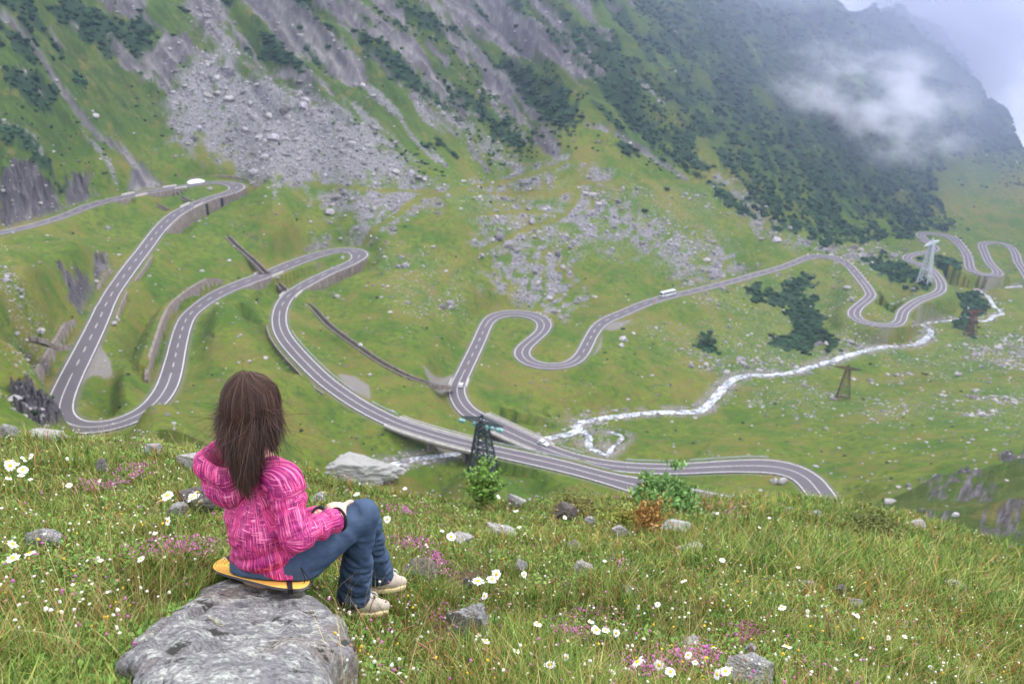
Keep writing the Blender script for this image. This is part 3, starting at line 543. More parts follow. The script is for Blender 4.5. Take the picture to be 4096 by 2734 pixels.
for x, y, r1, r2 in [(350,1378,75,26),(1068,1335,55,26),(730,1560,45,40),(820,1375,30,16),(1300,1175,45,22),(1990,1195,50,20),(40,1556,60,20),(1010,1440,40,50)]:
    soil[b] = np.maximum(soil[b], sstep(1.15, .6, np.hypot((PX[b] - x) / r1, (PY[b] - y) / r2) + (nzs[b] - .5) * .8))
a_cut = (YY < 115) * (YY > 28) * (AF > .3) * .7
TER = npmesh('terrain', V_, F_, G.m, attrs={'near': rgba(sstep(34, 18, YY) * .92, soil, MT * sstep(20, 160, footv - PY) * .8 + .75 * sstep(.5, .62, a_cut), stre), 'cover': rgba(rockm, scree, shrub), 'wear': rgba(stony, np.maximum(np.maximum(bare, RM * .45), WM * .75 * sstep(.36, .52, nzm)), np.clip(sstep(.45, .68, DRY) * .8 + track * .5, 0, 1))})
tag(TER, kind='structure')
ZG = ZZ.reshape(nr_, nc_); MASK = dict(rock=rockm.reshape(nr_, nc_), scree=scree.reshape(nr_, nc_), stony=stony.reshape(nr_, nc_), shrub=shrub.reshape(nr_, nc_), road=RM.reshape(nr_, nc_), wet=WM.reshape(nr_, nc_))
def cellof(x, y):
    x = np.asarray(x, float); y = np.asarray(y, float)
    fa = np.interp(x / y, ra, np.arange(nc_)); fl = np.interp(np.log(y), rl, np.arange(nr_)); ia = np.clip(fa.astype(int), 0, nc_ - 2); il = np.clip(fl.astype(int), 0, nr_ - 2)
    return ia, il, fa - ia, fl - il
def samp(G_, x, y):
    ia, il, u, v = cellof(x, y); return G_[il, ia] * (1 - u) * (1 - v) + G_[il, ia + 1] * u * (1 - v) + G_[il + 1, ia] * (1 - u) * v + G_[il + 1, ia + 1] * u * v
def gz(x, y): return samp(ZG, x, y)
# first hit of the sight line through a survey point with the finished ground (stands things where the survey saw them)
def spot(x, y, ymin=.8, ymax=4000): return spot_in(ZG, x, y, ymin, ymax)

# ---------------------------------------------------------------- road surface, painted lines
def frame(R):
    T = np.gradient(R[:, :2], axis=0); T /= np.linalg.norm(T, axis=1)[:, None] + 1e-9; return T, np.column_stack([-T[:, 1], T[:, 0]])   # left normal
RT, RN = frame(ROAD); RN = smooth(RN, 2); RN /= np.linalg.norm(RN, axis=1)[:, None]
def ribbon(i0, i1, o0, o1, dz, thick=0.0, w=None):
    """strip between lateral offsets o0 and o1 (arrays or numbers, left positive)"""
    idx = np.arange(i0, i1); n = len(idx); o0 = np.broadcast_to(o0, (n,)); o1 = np.broadcast_to(o1, (n,))
    a = ROAD[idx, :2] + RN[idx] * o0[:, None]; b = ROAD[idx, :2] + RN[idx] * o1[:, None]; z = ROAD[idx, 2] + dz
    V = np.vstack([np.column_stack([a, z]), np.column_stack([b, z])]); k = np.arange(n - 1)
    return V, np.stack([k + n, k + n + 1, k + 1, k], 1)
HW = ROAD[:, 3]; NRD = len(ROAD)
AS = NM('asphalt', .75, .25); co = AS.co(); n1 = AS.noise(co, .09, 6, .75); n2 = AS.noise(co, 6, 5, .7); 
c = AS.mix(n1, (.085, .074, .084), (.14, .125, .14)); c = AS.mix(AS.ramp(n2, [(.3, (.35,) * 3), (.6, (0,) * 3)]), c, (.06, .056, .065)); AS.col(c)
WP = NM('road_paint', .6, .3); WP.col(WP.ramp(WP.noise(WP.co(), 3, 4), [(.3, (.5, .48, .49)), (.6, (.74, .73, .74))]))
idx = np.arange(NRD)
V = []; n = NRD                               # crowned slab with sides
for o, dz in ((1.0, -1.6), (1.0, -.02), (.55, .03), (0, .06), (-.55, .03), (-1.0, -.02), (-1.0, -1.6)):
    off = o * (HW + .35); V.append(np.column_stack([ROAD[:, :2] + RN * off[:, None], ROAD[:, 2] + dz]))
F = [np.stack([idx[:-1] + j * n, idx[1:] + j * n, idx[1:] + (j + 1) * n, idx[:-1] + (j + 1) * n], 1) for j in range(6)]
tag(npmesh('road', np.vstack(V), np.vstack(F), AS.m, smooth_=False), kind='structure')
def crown(o, hw): return .06 - .08 * np.abs(o) / (hw + .35) + .012
pv, pf, pn = [], [], 0
def line(i0, i1, off, wd):
    global pn
    o = off[i0:i1] if hasattr(off, '__len__') else np.full(i1 - i0, off); h = HW[i0:i1]
    Vl, Fl = ribbon(i0, i1, o + wd / 2, o - wd / 2, np.maximum(crown(o, h), -.005)); pv.append(Vl); pf.append(Fl + pn); pn += len(Vl)
line(0, NRD, HW - .1, .26); line(0, NRD, -(HW - .1), .26)
SOL = [(ri(215, 870), ri(395, 870)), (ri(640, 690), ri(1500, 1110)), (j2 - 40, ri(1062, 855, j2)), (ri(1100, 760, j2), ri(1330, 830, j2)), (ri(1960, 640, j2), NRD)]
i = 0
while i < NRD - 8:
    if any(a <= i < b for a, b in SOL): line(i, i + 2, 0.0, .19); i += 1
    else: line(i, i + 4, 0.0, .19); i += 7
tag(npmesh('road_markings', np.vstack(pv), np.vstack(pf), WP.m), kind='structure')
# ---------------------------------------------------------------- water
WA = NM('white_water', .35, .4); co = WA.co(); w1 = WA.noise(co, .9, 5, .7); w2 = WA.noise(co, .25, 3)
WA.col(WA.ramp(WA.math('ADD', WA.math('MULTIPLY', w1, .7), WA.math('MULTIPLY', w2, .3)), [(.42, (.05, .06, .07)), (.48, (.20, .22, .24)), (.56, (.66, .69, .73)), (.66, (.9, .91, .93))])); WA.bump(w1, .8, .3)
def water(S, seed):
    T, Nn = frame(S); Nn = smooth(Nn, 2); n = len(S); V = []; k = 7
    s = np.arange(n) * .6; wl = S[:, 3] * (.5 + 1.1 * fbm(s / 4, s * 0, 3, seed)); wr = S[:, 3] * (.5 + 1.1 * fbm(s / 4, s * 0, 3, seed + 3))
    for j in range(k):
        f = j / (k - 1); off = wl * (1 - f) - wr * f; z = S[:, 2] - .35 + .5 * (fbm(s / 1.3 + j * 7, s * 0 + j, 3, seed + j) - .5) * (0 < j < k - 1)
        V.append(np.column_stack([S[:, :2] + Nn * off[:, None], z]))
    i = np.arange(n - 1); F = [np.stack([i + j * n, i + 1 + j * n, i + 1 + (j + 1) * n, i + (j + 1) * n], 1) for j in range(k - 1)]
    return np.vstack(V), np.vstack(F)
for nm, S, sd_ in (('stream', STREAM, 1), ('side_stream', STREAM2, 9), ('far_stream', STREAM3, 17)):
    V, F = water(S, sd_); tag(npmesh(nm, V, F, WA.m), kind='structure')

# ---------------------------------------------------------------- walls, bridges, drains, rails
CO = NM('concrete', .9, .2); co = CO.co(); n1 = CO.noise(co, .5, 5, .7); n2 = CO.noise(CO.co(scale=(1.6, 1.6, .15)), 1.0, 4, .7)
CO.col(CO.mix(CO.ramp(n2, [(.4, (0,) * 3), (.65, (.75,) * 3)]), CO.ramp(n1, [(.3, (.16, .13, .11)), (.7, (.33, .28, .25))]), (.09, .075, .07)))
CP_ = NM('pale_concrete', .85, .2); CP_.col(CP_.ramp(CP_.noise(CP_.co(), .8, 5, .7), [(.3, (.36, .33, .31)), (.7, (.58, .55, .53))]))
STL = flat('galvanised_steel', (.42, .47, .50), .45, .5, .15, 2)
def strip(i0, i1, o_in, o_out, ztop, zbot, name, mat, parent=None, s=1, closed=True, tz=None):
    """solid wall along the road between two lateral offsets; ztop/zbot: arrays of world heights"""
    idx = np.arange(i0, i1 + 1); n = len(idx); o_in = np.broadcast_to(o_in, (n,)); o_out = np.broadcast_to(o_out, (n,))
    A = ROAD[idx, :2] + RN[idx] * (s * o_in)[:, None]; B = ROAD[idx, :2] + RN[idx] * (s * o_out)[:, None]
    V = np.vstack([np.column_stack([A, zbot]), np.column_stack([A, ztop]), np.column_stack([B, ztop]), np.column_stack([B, zbot])]); k = np.arange(n - 1)
    F = [np.stack([k + j * n, k + 1 + j * n, k + 1 + ((j + 1) % 4) * n, k + ((j + 1) % 4) * n], 1) for j in range(4)]
    F = np.vstack(F + [np.array([[0, n, 2 * n, 3 * n]]), np.array([[n - 1, 2 * n - 1, 3 * n - 1, 4 * n - 1]])])
    return npmesh(name, V, F, mat, parent, smooth_=False)
WL = ['long brown retaining wall carrying the outer bend of the top hairpin','dark retaining wall under the top road with a drain mouth at each end','short dark retaining wall under the top road at far left','brown retaining wall under the road after the middle hairpin',
 'tall brown wall holding the slope above the second stretch of road','tall brown wall holding the slope left of the wide lower left hairpin','short tan wall beside the descending road near the dark rock outcrop','brown retaining wall under the road left of the middle culvert','low kerb wall on the left of the bend above the long bridge','low dark earth wall behind the snow at the top hairpin',
 'small dark wall on the right of the descending road, upper one','small dark wall on the right of the descending road, lower one']
for (i0, i1, sd, off, H), lb in zip(WALLS, WL):
    n = i1 - i0 + 1; f = np.minimum(np.minimum(np.arange(n), np.arange(n)[::-1]) / 8.0, 1) ** .5; f = .25 + .75 * f; z = ROAD[i0:i1 + 1, 2]; h = HW[i0:i1 + 1]
    if H > 0: w = strip(i0, i1, h + off, h + off + 1.1, z + H * f, z - 1.0, 'retaining_wall', CO.m, s=sd)
    else: w = strip(i0, i1, h + off - .1, h + off + .6, z - .05, z + H * f - 1.2, 'retaining_wall', CO.m, s=sd)
    tag(w, lb, 'wall', 'retaining walls along the pass road')
i0, i1 = WALLS[0][:2]                      # near-black boxes paint the deep shade of two openings in the top wall
mid = ri(470, 492, jA, jB)
for q in (-9, 0):
    j = mid + q; p = ROAD[j, :2] + RN[j] * (HW[j] + 1.15)
    m = MB(); m.box((p[0], p[1], ROAD[j, 2] - 4.4), (1.9, .4, 7.6), rz=math.atan2(RT[j, 1], RT[j, 0])); o = m.build('wall_opening', flat('painted_deep_shade', (.02, .02, .022), 1)) ; tag(o, 'dark upright drain opening in the long retaining wall, ' + ('left one' if q == 0 else 'right one'), 'drain', 'openings in the top retaining wall')
def bridge(br, label, npier, piers_at):
    i0, i1 = sorted(br); b = empty('road_bridge', tuple(ROAD[(i0 + i1) // 2, :3])); tag(b, label, 'bridge', 'bridges over the mountain stream')
    def loc(o): o.matrix_parent_inverse = Matrix.Translation(-Vector(b.location)); return o
    z = ROAD[i0:i1 + 1, 2]; h = HW[i0:i1 + 1]
    loc(strip(i0, i1, -(h + .9), h + .9, z - .15, z - 1.15, 'deck', CO.m, b))
    for s in (1, -1):
        loc(strip(i0, i1, h + .36, h + 1.1, z + .28, z - .5, 'kerb', CP_.m, b, s=s))
        loc(strip(i0 + 1, i1 - 1, h[1:-1] + .8, h[1:-1] + 1.02, z[1:-1] + 1.15, z[1:-1] + .75, 'parapet', CP_.m, b, s=s))
        for j in range(i0 + 1, i1, 4):
            p = ROAD[j, :2] + RN[j] * s * (HW[j] + .91); m = MB(); m.box((p[0], p[1], ROAD[j, 2] + .48), (.22, .22, .5)); loc(m.build('baluster', CP_.m, b))
    for f in piers_at:
        j = int(i0 + (i1 - i0) * f); an = math.atan2(RT[j, 1], RT[j, 0]); m = MB(); zb = float(gz(ROAD[j, 0], ROAD[j, 1])) - 1.5; zt = ROAD[j, 2] - 1.2
        m.box((ROAD[j, 0], ROAD[j, 1], (zb + zt) / 2), (1.1, HW[j] * 1.5, max(zt - zb, 2)), rz=an); m.box((ROAD[j, 0], ROAD[j, 1], zt - .1), (1.5, HW[j] * 1.9, .8), rz=an); loc(m.build('pier', CO.m, b))
bridge(BR1, 'long pale bridge carrying the nearer road over the stream, left of the dark pylon', 2, (.12, .5, .88))
bridge(BR2, 'bridge carrying the further road over the stream, behind the dark pylon', 2, (.1, .5, .9))
# drains
DK_ = flat('drain_stone', (.05, .045, .045), .95, .1, .5, 1.5)
DL = ['stone drain running down to the upper side of the middle culvert','short drain between the two stretches of road below the middle culvert','long curving stone drain from the bend down to the lower road','short drain end just right of the lower road with the white car','drain from the top road down to the descending road, left of two','drain from the top road down to the descending road, right of two','small drain crossing the slope at far left to the tall wall']
for P, lb in zip(DITCH, DL):
    T, Nn = frame(P); r = empty('drainage_channel', tuple(P[len(P) // 2])); tag(r, lb, 'drain', 'stone drains on the slopes'); n = len(P); k = np.arange(n - 1)
    for s in (1, -1):
        A = P[:, :2] + Nn * s * 1.1; B = P[:, :2] + Nn * s * 1.55
        V = np.vstack([np.column_stack([A, P[:, 2] - 1.6]), np.column_stack([A, P[:, 2] + .35]), np.column_stack([B, P[:, 2] + .35]), np.column_stack([B, P[:, 2] - 1.6])]) 
        F = np.vstack([np.stack([k + j * n, k + 1 + j * n, k + 1 + (j + 1) * n, k + (j + 1) * n], 1) for j in range(3)]); o = npmesh('side_wall', V, F, CO.m, r, smooth_=False); o.matrix_parent_inverse = Matrix.Translation(-Vector(r.location))
    V = np.vstack([np.column_stack([P[:, :2] + Nn * 1.1, P[:, 2] - 1.25]), np.column_stack([P[:, :2] - Nn * 1.1, P[:, 2] - 1.25])]); o = npmesh('channel_bed', V, np.stack([k, k + 1, k + 1 + n, k + n], 1), DK_, r); o.matrix_parent_inverse = Matrix.Translation(-Vector(r.location))
# culvert parapets where the drains pass under the road
for (x, y), lo_, hi_, lb in [((312, 450), 0, jA, 'left pair'), ((402, 434), 0, jA, 'right pair'), ((440, 476), jA, jB, 'on the descending road'), ((618, 630), jB, jC, 'at the middle culvert'), ((672, 680), jC, 10 ** 6, 'on the bend below the middle culvert'), ((1050, 880), j2, 10 ** 6, 'beside the white car')]:
    j = ri(x, y, lo_, min(hi_, NRD))
    for s in (1, -1):
        o = strip(j - 3, j + 3, HW[j - 3:j + 4] + .45, HW[j - 3:j + 4] + .85, ROAD[j - 3:j + 4, 2] + .75, ROAD[j - 3:j + 4, 2] - 1.0, 'culvert_parapet', CP_.m, s=s)
        tag(o, 'pale culvert parapet block %s, %s side' % (lb, 'uphill' if s * (1 if lb != 'x' else 1) > 0 else 'downhill'), 'parapet', 'culvert parapets')
def guard(i0, i1, s, label, off=.9):
    i0, i1 = sorted((i0, i1)); g = empty('guard_rail', tuple(ROAD[(i0 + i1) // 2, :3])); tag(g, label, 'guard rail', 'steel guard rails'); inv = Matrix.Translation(-Vector(g.location)); z = ROAD[i0:i1 + 1, 2]; h = HW[i0:i1 + 1] + off
    strip(i0, i1, h, h + .12, z + .85, z + .45, 'rail', STL, g, s=s).matrix_parent_inverse = inv
    for j in range(i0, i1 + 1, max(3, (i1 - i0) // 24)):
        p = ROAD[j, :2] + RN[j] * s * (HW[j] + off + .2); m = MB(); m.box((p[0], p[1], ROAD[j, 2] + .1), (.14, .14, 1.4)); m.build('post', STL, g).matrix_parent_inverse = inv
guard(BR1[1] + 2, ri(1390, 1085, 0, j2), 1, 'long steel guard rail between the two roads right of the pylon')
guard(ri(845, 915, jC, j2), BR1[0] - 1, 1, 'short steel guard rail leading onto the left end of the long bridge')
guard(ri(655, 760, jC, j2), ri(800, 890, jC, j2), 1, 'steel guard rail on the inside of the big left bend')
guard(ri(1330, 1060, j2), BR2[0] - 2, -1, 'steel guard rail on the far side of the road by the silver car'); guard(ri(1560, 1050, j2), ri(1440, 1053, j2), -1, 'steel guard rail behind the lower right road, left one'); guard(ri(1760, 1050, j2), ri(1590, 1047, j2), -1, 'steel guard rail behind the lower right road, right one')
# red and white edge posts
RED = flat('marker_red', (.45, .06, .05), .6); WHT = flat('marker_white', (.7, .68, .66), .6)
ORD = 'one two three four five six seven eight nine ten eleven twelve'.split(); ORD2 = {n: w for n, w in zip(range(1, 13), ORD)}
def edgeposts(i0, i1, s, n, where):
    for q, j in enumerate(np.linspace(i0, i1, n).astype(int)):
        p = ROAD[j, :2] + RN[j] * s * (HW[j] + 1.0); r = empty('edge_post', (p[0], p[1], ROAD[j, 2] - .2), math.atan2(RT[j, 1], RT[j, 0])); tag(r, 'red and white edge post, number %s of %s round %s' % (ORD[q], ORD2[n], where), 'post', 'edge posts on ' + where)
        m = MB(); m.box((0, 0, .45), (1.1, .3, .9)); m.build('post_base', WHT, r); m = MB(); m.box((0, 0, 1.02), (.9, .34, .3)); m.build('red_band', RED, r)
edgeposts(ri(1225, 712, j2), ri(1268, 745, j2), 1, 8, 'the small hairpin'); edgeposts(ri(1865, 578, j2), ri(1985, 640, j2), 1, 12, 'the wide far bend')
edgeposts(ri(2180, 545, j2 + 500), ri(2215, 590, j2 + 500), 1, 7, 'the last bend')
# snow left by the top hairpin
sp = spot(462, 417, 100); a_ = math.atan2(RT[ri(462, 424, 0, jA), 1], RT[ri(462, 424, 0, jA), 0]); u_ = np.linspace(0, 1, 14); V = []; F = []
for i, r_ in enumerate(np.linspace(0, 1, 9)):
    for j in range(28):
        an = j / 28 * 2 * math.pi; rr = r_ * (1 + .18 * math.sin(3 * an + 1)); x = 6.8 * rr * math.cos(an); y = 2.6 * rr * math.sin(an) * (1 + .35 * math.cos(an)); V.append((x * math.cos(a_) - y * math.sin(a_), x * math.sin(a_) + y * math.cos(a_), 2.1 * (1 - r_ ** 2.4) - .4 + .12 * math.sin(5 * x)))
F = [(i * 28 + j, i * 28 + (j + 1) % 28, (i + 1) * 28 + (j + 1) % 28, (i + 1) * 28 + j) for i in range(8) for j in range(28)]
jj = ri(462, 424, 0, jA); pp = ROAD[jj, :2] + RN[jj] * (HW[jj] + 2.9); o = npmesh('snow_patch', V, np.array(F), flat('old_snow', (.82, .84, .88), .6, .3, .08, 1)); o.location = (pp[0], pp[1], ROAD[jj, 2]); tag(o, 'white patch of old snow beside the road at the top left hairpin', 'snow')
# ---------------------------------------------------------------- pylons
def pylon(x, y, H, mat, ins, label, arm_az, base=(6.5, 4.6), wide=1.0, bmat=None, ymin=100, style=0):
    p = spot(x, y, ymin); r = empty('power_pylon', tuple(p), arm_az); tag(r, label, 'pylon', 'lattice pylons in the valley'); bx, by = base; tx, ty = .9 * wide, .7 * wide; zt = H * .86; th = H * (.014 if style else .0105)
    def corner(sx, sy, f): return np.array([sx * (bx / 2 * (1 - f) + tx * f), sy * (by / 2 * (1 - f) + ty * f), zt * f])
    for sx in (-1, 1):
        for sy in (-1, 1): m = MB(); m.tube([corner(sx, sy, 0) - [0, 0, .6], corner(sx, sy, 1)], th * 1.25, 4); m.build('leg', mat, r)
    m = MB(); lv = [0, .2, .38, .54, .68, .8, .9, 1]
    for a, b in zip(lv[:-1], lv[1:]):
        for (s1, s2) in (((-1, -1), (1, -1)), ((1, -1), (1, 1)), ((1, 1), (-1, 1)), ((-1, 1), (-1, -1))):
            m.tube([corner(*s1, a), corner(*s2, b)], th * .62, 3, cap=False); m.tube([corner(*s2, a), corner(*s1, b)], th * .62, 3, cap=False); m.tube([corner(*s1, b), corner(*s2, b)], th * .62, 3, cap=False)
    m.build('bracing', mat, r)
    m = MB(); L_ = H * .36                                          # cross arm: a flat lattice box with pointed ends
    for sy in (-1, 1):
        for dz in (0, 1): m.tube([(-L_, 0, zt + .5), (-tx, sy * ty, zt + dz * H * .06), (tx, sy * ty, zt + dz * H * .06), (L_, 0, zt + .5)], th * .9, 4)
        for q in np.linspace(-1, 1, 15)[:-1]:
            f = lambda v: 1 - min(1, max(0, (abs(v) * L_ - tx) / (L_ - tx))); v2 = q + 1 / 7; m.tube([(q * L_, sy * ty * f(q), zt + (.5 * (1 - f(q)))), (v2 * L_, sy * ty * f(v2), zt + .5 * (1 - f(v2)) + H * .06 * f(v2))], th * .6, 3, cap=False)
            m.tube([(q * L_, -ty * f(q), zt + .4), (v2 * L_, ty * f(v2), zt + .4)], th * .6, 3, cap=False)
    m.build('cross_arm', mat, r)
    m = MB(); m.tube([(0, 0, zt + H * .06), (0, 0, H)], th, 4); m.tube([(-tx, 0, zt + H * .06), (0, 0, H)], th * .8, 4); m.tube([(tx, 0, zt + H * .06), (0, 0, H)], th * .8, 4); m.build('peak', mat, r)
    for q in ins:
        m = MB(); x0 = q * L_
        if style: m.tube([(x0 + .1, -1.7, zt - .35), (x0 + .1, -1.0, zt - .25), (x0, -.9, zt - .25), (x0, .4, zt + .1)], [.62, .72, .14, .1], 10)
        else: m.tube([(x0, 0, zt + .3), (x0, 0, zt - .5), (x0, 0, zt - .55), (x0, 0, zt - 1.9)], [.05, .05, .16, .16], 6)
        m.build('insulator', INS, r)
    for sy in (-1, 1): m = MB(); m.box((0, sy * by / 2, -.15), (bx * 1.15, .9, .9)); m.build('footing', bmat or CO.m, r)
    return r
INS = flat('insulator_glass', (.16, .36, .36), .25, .6)
GR = flat('dark_green_steel', (.025, .045, .045), .6, .4); RU = flat('rusty_green_steel', (.10, .07, .045), .8, .3, .4, .5); RS = flat('rust_steel', (.13, .06, .045), .8, .3, .3, .5); WS = flat('white_steel', (.40, .43, .47), .6, .4)
pylon(1108, 1084, 21, GR, (-.97, -.82, -.3, .3, .55, .8, .97), 'dark green lattice pylon with glass insulators in front of the bridges', math.radians(-28), (8.4, 5.6), 1.5, style=1)
pylon(1934, 912, 17.5, RU, (.97,), 'brown lattice pylon on the meadow below the bend of the stream', math.radians(-22), (6.2, 4.4))
pylon(2225, 768, 17.5, RS, (.97, -.97), 'rust red lattice pylon at far right before the dark scrub', math.radians(5), (6.5, 5))
pylon(2120, 648, 33, WS, (-.9, .9), 'tall white lattice pylon by the far winding road', math.radians(40), (7.5, 7.5), 1.3)
# ---------------------------------------------------------------- vehicles
WHP = flat('white_car_paint', (.72, .74, .78), .25, .6); GLS = flat('car_glass', (.02, .025, .03), .1, .6); TYR = flat('tyre_rubber', (.02, .02, .02), .9); RIM = flat('wheel_rim', (.4, .4, .42), .4, .5); LMP = flat('lamp_lens', (.75, .75, .7), .2, .6); RLM = flat('rear_lamp_lens', (.4, .02, .02), .3, .5)
def prism(m, prof, w0, w1=None):           # side profile (x, z, half-width factor) swept across
    n = len(prof); V = [(x, -w0 * k, z) for x, z, k in prof] + [(x, w0 * k, z) for x, z, k in prof]
    m.add(V, [tuple(range(n)), tuple(range(2 * n - 1, n - 1, -1))] + [(i, i + n, (i + 1) % n + n, (i + 1) % n) for i in range(n)])
def vehicle(name, label, cat, j, side, rev, prof, glass, L_, Wd, wheels, wr):
    p = ROAD[j, :2] + RN[j] * side * HW[j] * .46; az = math.atan2(RT[j, 1], RT[j, 0]) + (math.pi if rev else 0); sl = (ROAD[j + 2, 2] - ROAD[j - 2, 2]) / np.linalg.norm(ROAD[j + 2, :2] - ROAD[j - 2, :2]) * (-1 if rev else 1)
    r = empty(name, (p[0], p[1], ROAD[j, 2] + .05)); r.rotation_euler = (0, -math.atan(sl), az); tag(r, label, cat)
    m = MB(); prism(m, prof, Wd / 2); b = m.build('body', WHP, r)
    bv = b.modifiers.new('b', 'BEVEL'); bv.width = .07; bv.segments = 2; bv.limit_method = 'ANGLE'
    for nm, pr, w in glass: m = MB(); prism(m, pr, w); m.build(nm, GLS, r)
    for wx in wheels:
        for s in (-1, 1):
            m = MB(); m.tube([(wx, s * (Wd / 2 - .2), wr), (wx, s * (Wd / 2 + .01), wr)], wr, 18); w = m.build('wheel', TYR, r); m = MB(); m.tube([(wx, s * (Wd / 2), wr), (wx, s * (Wd / 2 + .03), wr)], wr * .6, 12); m.build('rim', RIM, w)
    for s in (-1, 1):
        m = MB(); m.box((L_ / 2 - .06, s * Wd * .36, .68), (.16, .34, .16)); m.build('headlight', LMP, r); m = MB(); m.box((-L_ / 2 + .05, s * Wd * .38, .78), (.14, .26, .2)); m.build('tail_light', RLM, r)
CARP = [(-2.15, .3, .97), (-2.2, .8, .95), (-2.0, 1.0, .94), (-1.55, 1.42, .78), (-.9, 1.5, .76), (.1, 1.46, .77), (.75, 1.02, .93), (1.85, .88, .92), (2.15, .65, .9), (2.2, .3, .92)]
CG = [('rear_window', [(-2.0, 1.02, .80), (-1.62, 1.36, .78), (-1.6, 1.3, .78), (-1.9, 1.0, .8)], .92), ('windscreen', [(.12, 1.42, .74), (.74, 1.03, .82), (.8, 1.03, .82), (.2, 1.45, .74)], .92), ('side_windows', [(-1.5, 1.04, 1), (-1.25, 1.38, .845), (0, 1.38, .845), (.5, 1.04, 1)], .93)]
vehicle('car', 'small white car driving down past the culvert on the far road', 'car', ri(1055, 888, j2), -1, False, CARP, CG, 4.4, 1.85, (-1.35, 1.35), .33)
vehicle('car', 'silver white car just off the end of the bridge, right of the pylon', 'car', ri(1243, 1020, j2), -1, True, CARP, CG, 4.4, 1.85, (-1.35, 1.35), .33)
BUSP = [(-5.9, .35, 1), (-6.0, 1.2, 1), (-5.9, 3.0, .95), (-5.6, 3.2, .9), (5.5, 3.2, .9), (5.85, 2.9, .95), (6.0, 1.3, 1), (5.95, .35, 1)]
vehicle('coach', 'white coach climbing the long straight stretch of road', 'bus', ri(1536, 677, j2), 1, True, BUSP, [('side_windows', [(-5.6, 1.7, 1), (-5.5, 2.65, .98), (5.2, 2.65, .98), (5.5, 1.7, 1)], 1.27), ('windscreen', [(5.97, 1.35, .88), (5.84, 2.75, .84), (5.9, 2.78, .84), (6.03, 1.35, .88)], 1.2)], 12, 2.5, (-3.6, 3.9), .5)
j = ri(1493, 693, j2); p = ROAD[j, :2] - RN[j] * -1 * -(HW[j] - .6); r = empty('warning_sign', (p[0], p[1], ROAD[j, 2] + .03), math.atan2(-p[1], -p[0]) + math.pi / 2); tag(r, 'small orange roadworks sign on the edge of the road below the coach', 'sign')
ORG = flat('orange_plastic', (.75, .2, .02), .6); m = MB(); m.add([(-.55, 0, .25), (.55, 0, .25), (0, 0, 1.35), (-.55, .06, .25), (.55, .06, .25), (0, .06, 1.35)], [(0, 1, 2), (5, 4, 3), (0, 3, 4, 1), (1, 4, 5, 2), (2, 5, 3, 0)]); m.build('panel', ORG, r); m = MB(); m.box((0, .03, .12), (.9, .5, .12)); m.tube([(0, .1, .1), (0, .1, .7)], .04, 6); m.build('stand', TYR, r)

# ---------------------------------------------------------------- scattered stones and dwarf pine on the slopes
def ico(sub):
    t = (1 + 5 ** .5) / 2; V = [(-1, t, 0), (1, t, 0), (-1, -t, 0), (1, -t, 0), (0, -1, t), (0, 1, t), (0, -1, -t), (0, 1, -t), (t, 0, -1), (t, 0, 1), (-t, 0, -1), (-t, 0, 1)]
    F = [(0, 11, 5), (0, 5, 1), (0, 1, 7), (0, 7, 10), (0, 10, 11), (1, 5, 9), (5, 11, 4), (11, 10, 2), (10, 7, 6), (7, 1, 8), (3, 9, 4), (3, 4, 2), (3, 2, 6), (3, 6, 8), (3, 8, 9), (4, 9, 5), (2, 4, 11), (6, 2, 10), (8, 6, 7), (9, 8, 1)]
    V = [np.array(v) / np.linalg.norm(v) for v in V]
    for _ in range(sub):
        c = {}; G_ = []
        def mid(a, b):
            k = (min(a, b), max(a, b))
            if k not in c: v = V[a] + V[b]; V.append(v / np.linalg.norm(v)); c[k] = len(V) - 1
            return c[k]
        for a, b, d in F: x, y, z = mid(a, b), mid(b, d), mid(d, a); G_ += [(a, x, z), (b, y, x), (d, z, y), (x, y, z)]
        F = G_
    return np.array(V), np.array(F)
def scatter(name, base, P, size, rng, squash=(.7, 1.1), jit=.28, col=None, mat=None, smooth_=False, sink=.15):
    V0, F0 = base; n = len(P); nv = len(V0); th = rng.uniform(0, 6.283, n); c, s = np.cos(th), np.sin(th)
    sc = size[:, None] * np.column_stack([rng.uniform(.7, 1.3, n), rng.uniform(.7, 1.3, n), rng.uniform(*squash, n)])
    W_ = V0[None] * (1 + rng.uniform(-jit, jit, (n, nv, 1))) * sc[:, None]; X = W_[..., 0] * c[:, None] - W_[..., 1] * s[:, None]; Y = W_[..., 0] * s[:, None] + W_[..., 1] * c[:, None]
    V = np.stack([X + P[:, 0:1], Y + P[:, 1:2], W_[..., 2] + P[:, 2:3] + (size * sink)[:, None]], -1).reshape(-1, 3)
    F = (F0[None] + (np.arange(n) * nv)[:, None, None]).reshape(-1, F0.shape[1]); at = None
    if col is not None: at = {'tint': np.repeat(np.column_stack([col, np.ones(n)]), nv, 0)}
    return npmesh(name, V, F, mat, smooth_=smooth_, attrs=at)
def pick(weight, n, rng, jitter=1.0):
    w = weight.ravel().astype(float); w = w / w.sum(); k = rng.choice(len(w), n, p=w, replace=True); il, ia = np.unravel_index(k, weight.shape)
    a = np.interp(np.clip(ia + rng.uniform(-.5, .5, n), 0, nc_ - 1), np.arange(nc_), ra); l = np.interp(np.clip(il + rng.uniform(-.5, .5, n), 0, nr_ - 1), np.arange(nr_), rl)
    Y = np.exp(l); X = a * Y; return np.column_stack([X, Y, gz(X, Y)])
Yg = np.exp(LL); inview = (np.abs(AA) < 1.0) & (AA < .98)
offroad = (1 - MASK['road']) * (1 - MASK['wet'] * .2); RK = NM('stone', .9, .25); ta = RK.attr('tint'); nz_ = RK.noise(RK.co(), 1.5, 4, .7)
